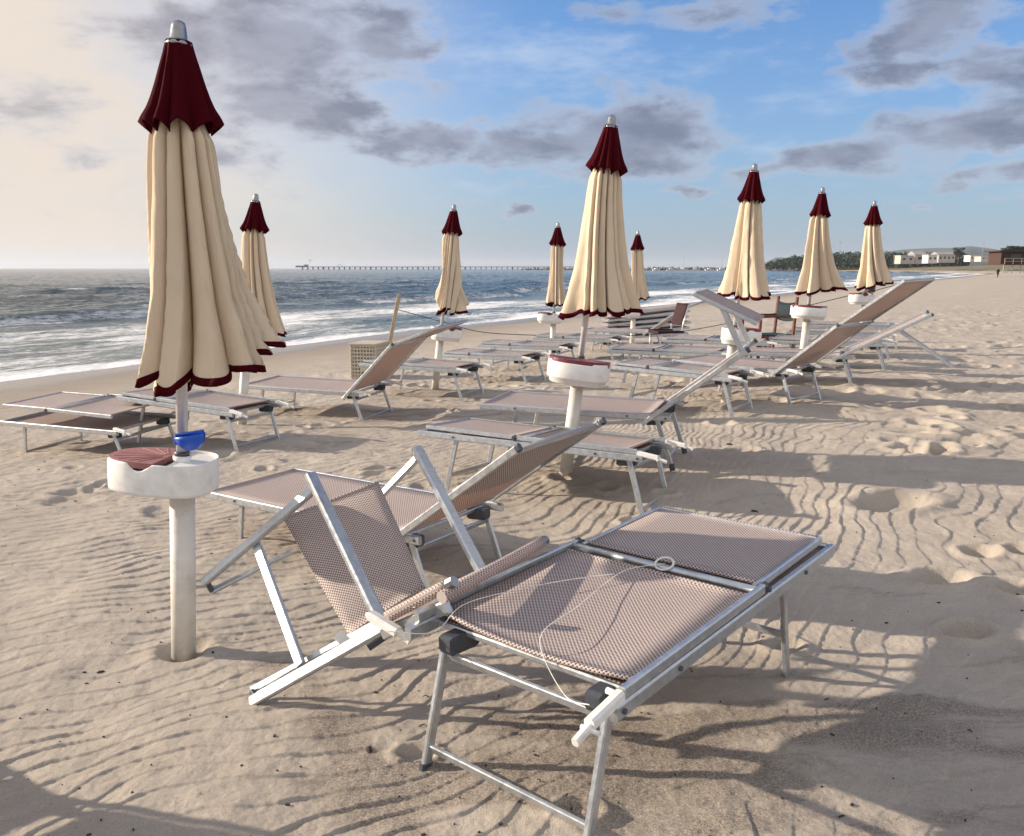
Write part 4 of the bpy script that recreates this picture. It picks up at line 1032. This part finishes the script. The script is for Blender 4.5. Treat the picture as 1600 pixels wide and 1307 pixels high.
strip('far_hill', [(1180, 2400), (1400, 2600), (1500, 2750), (1600, 2900), (1700, 2900)], -2, [0, 66, 77, 50, 42], 650, M['hillm'], 3)
strip('low_hill', [(1165, 1800), (1205, 1850), (1260, 1900), (1330, 1950)], -2, [0, 29, 29, 0], 450, M['hillm'], 5)
strip('far_land', [(1150, 900), (1240, 800), (1340, 640), (1440, 520), (1540, 420), (1640, 330), (1760, 300)], -1.2, [1.5, 3.5, 4.0, 4.5, 5.0, 4.6, 5.0], 420, M['scrub'], 9)
strip('far_beach', [(1300, 640), (1370, 560), (1440, 480), (1510, 400), (1560, 330)], -1.0, [1.0, 1.2, 1.3, 1.3, 1.2], 60, M['dune'], 11)
# woods behind the bay (one mass)
b = MB(); rg = np.random.RandomState(2)
for i in range(520):
    u = 1195 + 300 * rg.rand() ** .9; yy = 760 - (u - 1195) * .55 + rg.rand() * 120
    hmax = np.interp(u, [1195, 1215, 1240, 1290, 1340, 1400, 1500], [3, 6, 9.5, 11, 11, 11, 10]) * (yy / 640)
    x = (u - 800) / FPX * yy; c = (x, yy, 2.0 + hmax * rg.uniform(.15, .80))
    leafy(b, c, 5.0 * rg.uniform(.7, 1.3), 2.2 + .15 * hmax, 26, 1.3, 100 + i)
o = b.build('pine_woods', M['wood_green']); o['kind'] = 'stuff'; o['label'] = 'dark pine woods along the far shore'; o['category'] = 'woods'

def tree(u, vtop, vbase, y, rx, lab, seed, cat='tree'):
    base = at(u, vbase, y); top = at(u, vtop, y); h = (top - base).length
    r = thing('broadleaf_tree', lab, cat, base)
    b = MB(); b.tube([(0, 0, -1), (.1, 0, h * .35), (0, 0, h * .75)], [h * .045, h * .035, h * .012], 8)
    for k in range(5):
        a = k * 1.3 + seed; b.tube([(0, 0, h * (.35 + .06 * k)), (rx * .5 * math.cos(a), rx * .5 * math.sin(a), h * (.55 + .06 * k))], [h * .018, h * .006], 6)
    b.build('trunk', M['trunk'], r)
    b = MB(); rg = np.random.RandomState(seed)
    for k in range(16):
        a = rg.rand() * 6.28; q = rg.rand() ** .6 * rx * .75
        leafy(b, (q * math.cos(a), q * math.sin(a), h * rg.uniform(.48, .88)), rx * .38, h * .12, 70, rx * .09, seed * 50 + k)
    b.build('crown', M['wood_green'], r)
tree(1497, 386, 410, 430, 3.2, 'single dark tree standing between the far beach houses', 3)
tree(1580, 383, 402, 250, 2.6, 'bushy tree above the roof of the brown beach hut, left one of two', 5)
tree(1600, 384, 402, 258, 2.8, 'bushy tree above the roof of the brown beach hut, right one at the photo edge', 7)

def house(u0, u1, vb, vt, y, dep, m, lab, nwin, roof='flat', rot=0):
    a = at(u0, vb, y); e = at(u1, vb, y); w = (e - a).length; h = (at(u0, vt, y) - a).length
    r = thing('beach_house', lab, 'house', a, 'low houses behind the far beach', (0, 0, rot))
    b = MB(); b.box((w / 2, dep / 2, h / 2 - .5), (w, dep, h + 1)); wl = b.build('wall', m, r)
    b = MB()
    if roof == 'flat': b.box((w / 2, dep / 2, h + .12), (w + .5, dep + .5, .24))
    else:
        hh = h * .45; vs = [(-.4, -.4, h), (w + .4, -.4, h), (w + .4, dep + .4, h), (-.4, dep + .4, h), (-.4, dep / 2, h + hh), (w + .4, dep / 2, h + hh)]
        b.add(vs, [(0, 1, 5, 4), (2, 3, 4, 5), (1, 2, 5), (3, 0, 4), (3, 2, 1, 0)])
    b.build('roof', M['roof'] if roof != 'flat' else M['plaster2'], r)
    for i in range(nwin):
        x = w * (i + .5) / nwin; ww = w / nwin * .5
        b = MB(); b.box((x, -.03, h * .5), (ww, .10, h * .42)); wn = b.build('window', M['plaster2'], r)
        b = MB(); b.box((x, -.085, h * .5), (ww * .85, .03, h * .36)); b.build('pane', M['glass'], wn)
house(1407, 1428, 410, 400, 500, 8, M['plaster'], 'small cream beach house, leftmost of the far row', 2)
house(1429, 1446, 410, 398, 505, 9, M['plaster'], 'cream house with pitched grey roof next to the leftmost far house', 1, 'gable')
house(1450, 1464, 409, 399, 470, 7, M['plaster2'], 'bright white cubic house left of the far tree', 2)
house(1466, 1492, 408, 398, 480, 9, M['plaster'], 'wide pale house with grey pitched roof beside the single far tree', 4, 'gable')
house(1516, 1532, 406, 400, 420, 6, M['plaster2'], 'long low white house right of the far tree', 3)
house(1533, 1562, 406, 402, 410, 6, M['plaster'], 'long low cream wall building behind the beach hut', 4)
# brown beach hut on the right
a = at(1562, 420, 150)
hut = thing('beach_hut', 'dark brown wooden beach hut on a railed deck at the right edge', 'hut', a, rot=(0, 0, R(-6)))
b = MB(); b.box((9.0, 3.5, 1.9), (17.0, 5.0, 2.2)); b.build('wall', M['brown'], hut)
b = MB(); b.box((9.0, 3.3, 3.10), (18.4, 6.4, .22)); b.build('roof', M['brown'], hut)
b = MB(); b.box((9.0, 2.0, .70), (18.6, 8.4, .16)); b.build('deck', M['brown'], hut)
b = MB()
for k in range(14):
    b.bar((-.2 + k * 1.4, -2.1, .78), (-.2 + k * 1.4, -2.1, 1.75), .09, .09); b.bar((-.2 + k * 1.4, -1.9, -.8), (-.2 + k * 1.4, -1.9, .62), .16, .16)
for z in (1.25, 1.75): b.bar((-.3, -2.1, z), (18.3, -2.1, z), .08, .08)
b.build('railing', M['stake'], hut)
b = MB(); b.box((7.6, -2.17, 1.35), (2.0, .05, .6)); b.build('sign_board', M['sign'], hut)
for k in range(4):
    b = MB(); b.box((3.0 + k * 3.6, .97, 2.0), (1.8, .08, 1.1)); b.build('window', M['glass'], hut)
# masts and poles
def pole(u, vb, vt, y, r_, lab, lean=0, head=False):
    a = at(u, vb, y); e = at(u + lean, vt, y); o = thing('mast_pole', lab, 'pole', a)
    b = MB(); b.tube([Vector((0, 0, -1)), e - a], [r_, r_ * .7], 8); b.build('shaft', M['roof'], o)
    b = MB()
    if head: b.box(e - a, (1.6, .4, .35), None, .08)
    else: b.bar((e - a) * .8 - Vector((.5, 0, 0)), (e - a) * .8 + Vector((.5, 0, 0)), .08, .08); b.bar((e - a) * .9 - Vector((.3, 0, 0)), (e - a) * .9 + Vector((.3, 0, 0)), .08, .08)
    b.build('lamp_head' if head else 'antenna_arm', M['roof'], o)
pole(1535, 402, 376, 430, .16, 'tall leaning antenna mast behind the far houses', 3)
pole(1312, 398, 379, 700, .14, 'slender lamp post above the far woods', 1, True)
pole(1396, 412, 398, 480, .12, 'short pole at the left end of the far houses')

# pier far out
def pier():
    y = 1500; p0, p1 = at(462, 417, y), at(1000, 417, y)
    zd = 4.4; r = thing('pier', 'very long thin pier on pillars along the sea horizon', 'pier', (p0.x, y, SEA))
    W_ = p1.x - p0.x
    b = MB(); b.box((W_ / 2, 0, zd), (W_, 6, 1.2)); b.build('deck', M['pierm'], r)
    b = MB(); b.bar((0, -3, zd + 1.4), (W_, -3, zd + 1.4), .22, .22)
    n = 90
    for i in range(n): b.bar((W_ * i / (n - 1), -3, zd + .3), (W_ * i / (n - 1), -3, zd + 1.4), .18, .18)
    b.build('railing', M['pierm'], r)
    n = 64
    for i in range(n):
        x = 12 + (W_ - 24) * i / (n - 1); b = MB(); big = i % 9 == 4
        for s in (-2, 2): b.tube([(x, s, -3), (x, s, zd - .4)], 1.2 if big else .8, 8)
        b.box((x, 0, zd - .6), (6.0 if big else 2.0, 6.4, .5))
        b.build('pillar', M['rock'] if big else M['pierm'], r)
    b = MB(); b.box((11, 0, zd + 1.5), (20, 7, 2.0)); b.box((19, 0, zd + 3.4), (7, 5, 2.0)); hd = b.build('pier_head_building', M['pierm'], r)
    b = MB(); b.bar((26, 0, zd + 6), (26, 0, zd + 14), .5, .5); b.bar((22, 0, zd + 11), (30, 0, zd + 12.5), .4, .4); b.build('crane', M['pierm'], hd)
    b = MB(); b.bar((72, 0, zd), (76, 0, zd + 4), .5, .5); b.bar((84, 0, zd), (80, 0, zd + 4), .5, .5); b.bar((76, 0, zd + 4), (80, 0, zd + 4), .5, .5); b.build('arch_frame', M['pierm'], r)
pier()
# breakwater and moored boats
b = MB(); rg = np.random.RandomState(12)
for i in range(700):
    u = rg.uniform(990, 1350) if rg.rand() < .8 else rg.uniform(810, 1000); y = np.interp(u, [800, 1000, 1350], [1150, 1000, 860]) + rg.randn() * 8
    x = (u - 800) / FPX * y; s = rg.uniform(1.0, 2.6)
    b.box((x, y, SEA + rg.uniform(-.4, 2.2) * (1 if u > 1000 else .7)), (s * 1.6, s, s), Matrix.Rotation(rg.rand() * 3, 3, Vector(rg.randn(3)).normalized()))
o = b.build('breakwater_rocks', M['rock']); o['kind'] = 'stuff'; o['label'] = 'low dark breakwater of piled rocks at the harbour'; o['category'] = 'breakwater'
def boat(u, y, L_, mast, lab):
    x = (u - 800) / FPX * y; r = thing('moored_boat', lab, 'boat', (x, y, SEA), 'boats moored at the far breakwater', (0, 0, rnd.uniform(-.4, .4)))
    b = MB(); n = 9; vs = []
    for i in range(n):
        k = i / (n - 1); wv = .17 * L_ * (1 - (max(0, k - .35) / .65) ** 2.2); sh = .10 * L_ * (1 + .5 * k * k)
        xx = (k - .5) * L_
        vs += [(xx, -wv, sh), (xx, -wv * .6, -.3), (xx, wv * .6, -.3), (xx, wv, sh)]
    fs = []
    for i in range(n - 1):
        for e in range(3): fs.append((i * 4 + e, i * 4 + e + 4, i * 4 + e + 5, i * 4 + e + 1))
        fs.append((i * 4 + 3, i * 4 + 7, i * 4 + 4, i * 4))
    fs.append((0, 1, 2, 3)); b.add(vs, fs); b.build('hull', M['hull'], r)
    b = MB(); b.box((-.05 * L_, 0, .20 * L_), (.36 * L_, .2 * L_, .16 * L_), None, .1); b.build('cabin', M['hull'], r)
    if mast: b = MB(); b.tube([(.05 * L_, 0, .1 * L_), (.05 * L_, 0, mast)], .12, 6); b.bar((.05 * L_, 0, .3 * L_), (-.35 * L_, 0, .3 * L_), .12, .12); b.build('mast', M['roof'], r)
bl_ = [(1022, 930, 9, 0, 'leftmost small white motor boat moored at the breakwater'), (1045, 900, 10, 0, 'white motor boat just left of the harbour sailing boat'), (1063, 905, 11, 17, 'white sailing boat with a mast at the breakwater right of the central parasol'),
       (1082, 890, 9, 0, 'small white boat right of the harbour sailing boat'), (1104, 900, 10, 0, 'white boat in the middle of the moored row'), (1122, 880, 9, 20, 'sailing boat with the taller mast just left of the crumpled parasol'),
       (1209, 850, 10, 0, 'white boat just right of the crumpled parasol hem'), (1226, 845, 9, 0, 'second white boat right of the crumpled parasol'), (1240, 850, 9, 0, 'white boat just left of the parasol with the hem blown right'), (1322, 790, 9, 0, 'white boat moored between the two rightmost parasols')]
for a in bl_: boat(*a)

# ------------------------------------------------------------------ people far down the beach
def person(u, y, lab, mtop, mleg, seed, stride=.25, face=PI):
    x = (u - 800) / FPX * y; z = gz(x, y)
    r = thing('person', lab, 'person', (x, y, z), rot=(0, 0, face))
    J = [(0, 0, .95), (0, .02, 1.15), (0, .02, 1.40), (0, .02, 1.50), (0, 0, 1.62), (0, 0, 1.72),
         (.10, 0, .90), (.12, stride * .5, .50), (.12, stride, .06), (.12, stride - .14, .03),
         (-.10, 0, .90), (-.12, -stride * .2, .50), (-.12, -stride, .08), (-.12, -stride - .14, .04),
         (.20, .02, 1.38), (.26, .06, 1.10), (.24, -.10, .86), (.24, -.14, .78), (-.20, .02, 1.38), (-.26, -.02, 1.10), (-.25, -.16, .88), (-.25, -.2, .80)]
    E_ = [(0, 1), (1, 2), (2, 3), (3, 4), (4, 5), (0, 6), (6, 7), (7, 8), (8, 9), (0, 10), (10, 11), (11, 12), (12, 13), (2, 14), (14, 15), (15, 16), (16, 17), (2, 18), (18, 19), (19, 20), (20, 21)]
    rad = [.15, .14, .15, .06, .095, .08, .10, .07, .045, .035, .10, .07, .045, .035, .07, .05, .04, .03, .07, .05, .04, .03]
    me = bpy.data.meshes.new('body'); me.from_pydata(J, E_, []); o = link('body', me, r)
    md = o.modifiers.new('skin', 'SKIN')
    for i, v in enumerate(me.skin_vertices[0].data): v.radius = (rad[i], rad[i]); v.use_root = (i == 0)
    sb = o.modifiers.new('sub', 'SUBSURF'); sb.levels = 1; sb.render_levels = 1
    dg = bpy.context.evaluated_depsgraph_get(); ev = bpy.data.meshes.new_from_object(o.evaluated_get(dg)); o.modifiers.clear(); o.data = ev
    ev.materials.clear()
    for m_ in (mleg, mtop, M['skin'], M['hair']): ev.materials.append(m_)
    for p in ev.polygons:
        c = p.center
        p.material_index = 0 if c.z < .92 and abs(c.x) < .21 else (1 if c.z < 1.48 and not (abs(c.x) > .2 and c.z < .84) else (3 if c.z > 1.68 or (c.z > 1.58 and c.y > .03) else 2)); p.use_smooth = True
person(1548, 150, 'person in black clothes walking on the wet sand, left of the beach hut', M['blk'], M['blk'], 1)
person(1590, 125, 'person in a bright blue jacket walking beside the beach hut', M['cblue'], M['cblue'], 2, .18)
person(1597, 124, 'person in dark clothes walking next to the one in blue', M['cgrey'], M['blk'], 3, .22)

# ------------------------------------------------------------------ sea air
b = MB(); b.box((0, 0, 52), (30000, 30000, 128))
m_ = bpy.data.materials.new('sea_air'); m_.use_nodes = True
n_ = NT(m_.node_tree); n_.n.clear()
ou = n_.new('ShaderNodeOutputMaterial'); pv = n_.new('ShaderNodeVolumePrincipled')
pv.inputs['Color'].default_value = (.80, .88, 1.0, 1); pv.inputs['Density'].default_value = 0.00009; pv.inputs['Anisotropy'].default_value = .2
n_.l.new(pv.outputs[0], ou.inputs['Volume'])
hz = b.build('haze', m_); hz['kind'] = 'stuff'; hz['label'] = 'thin sea haze that turns the far hills blue'; hz['category'] = 'haze'
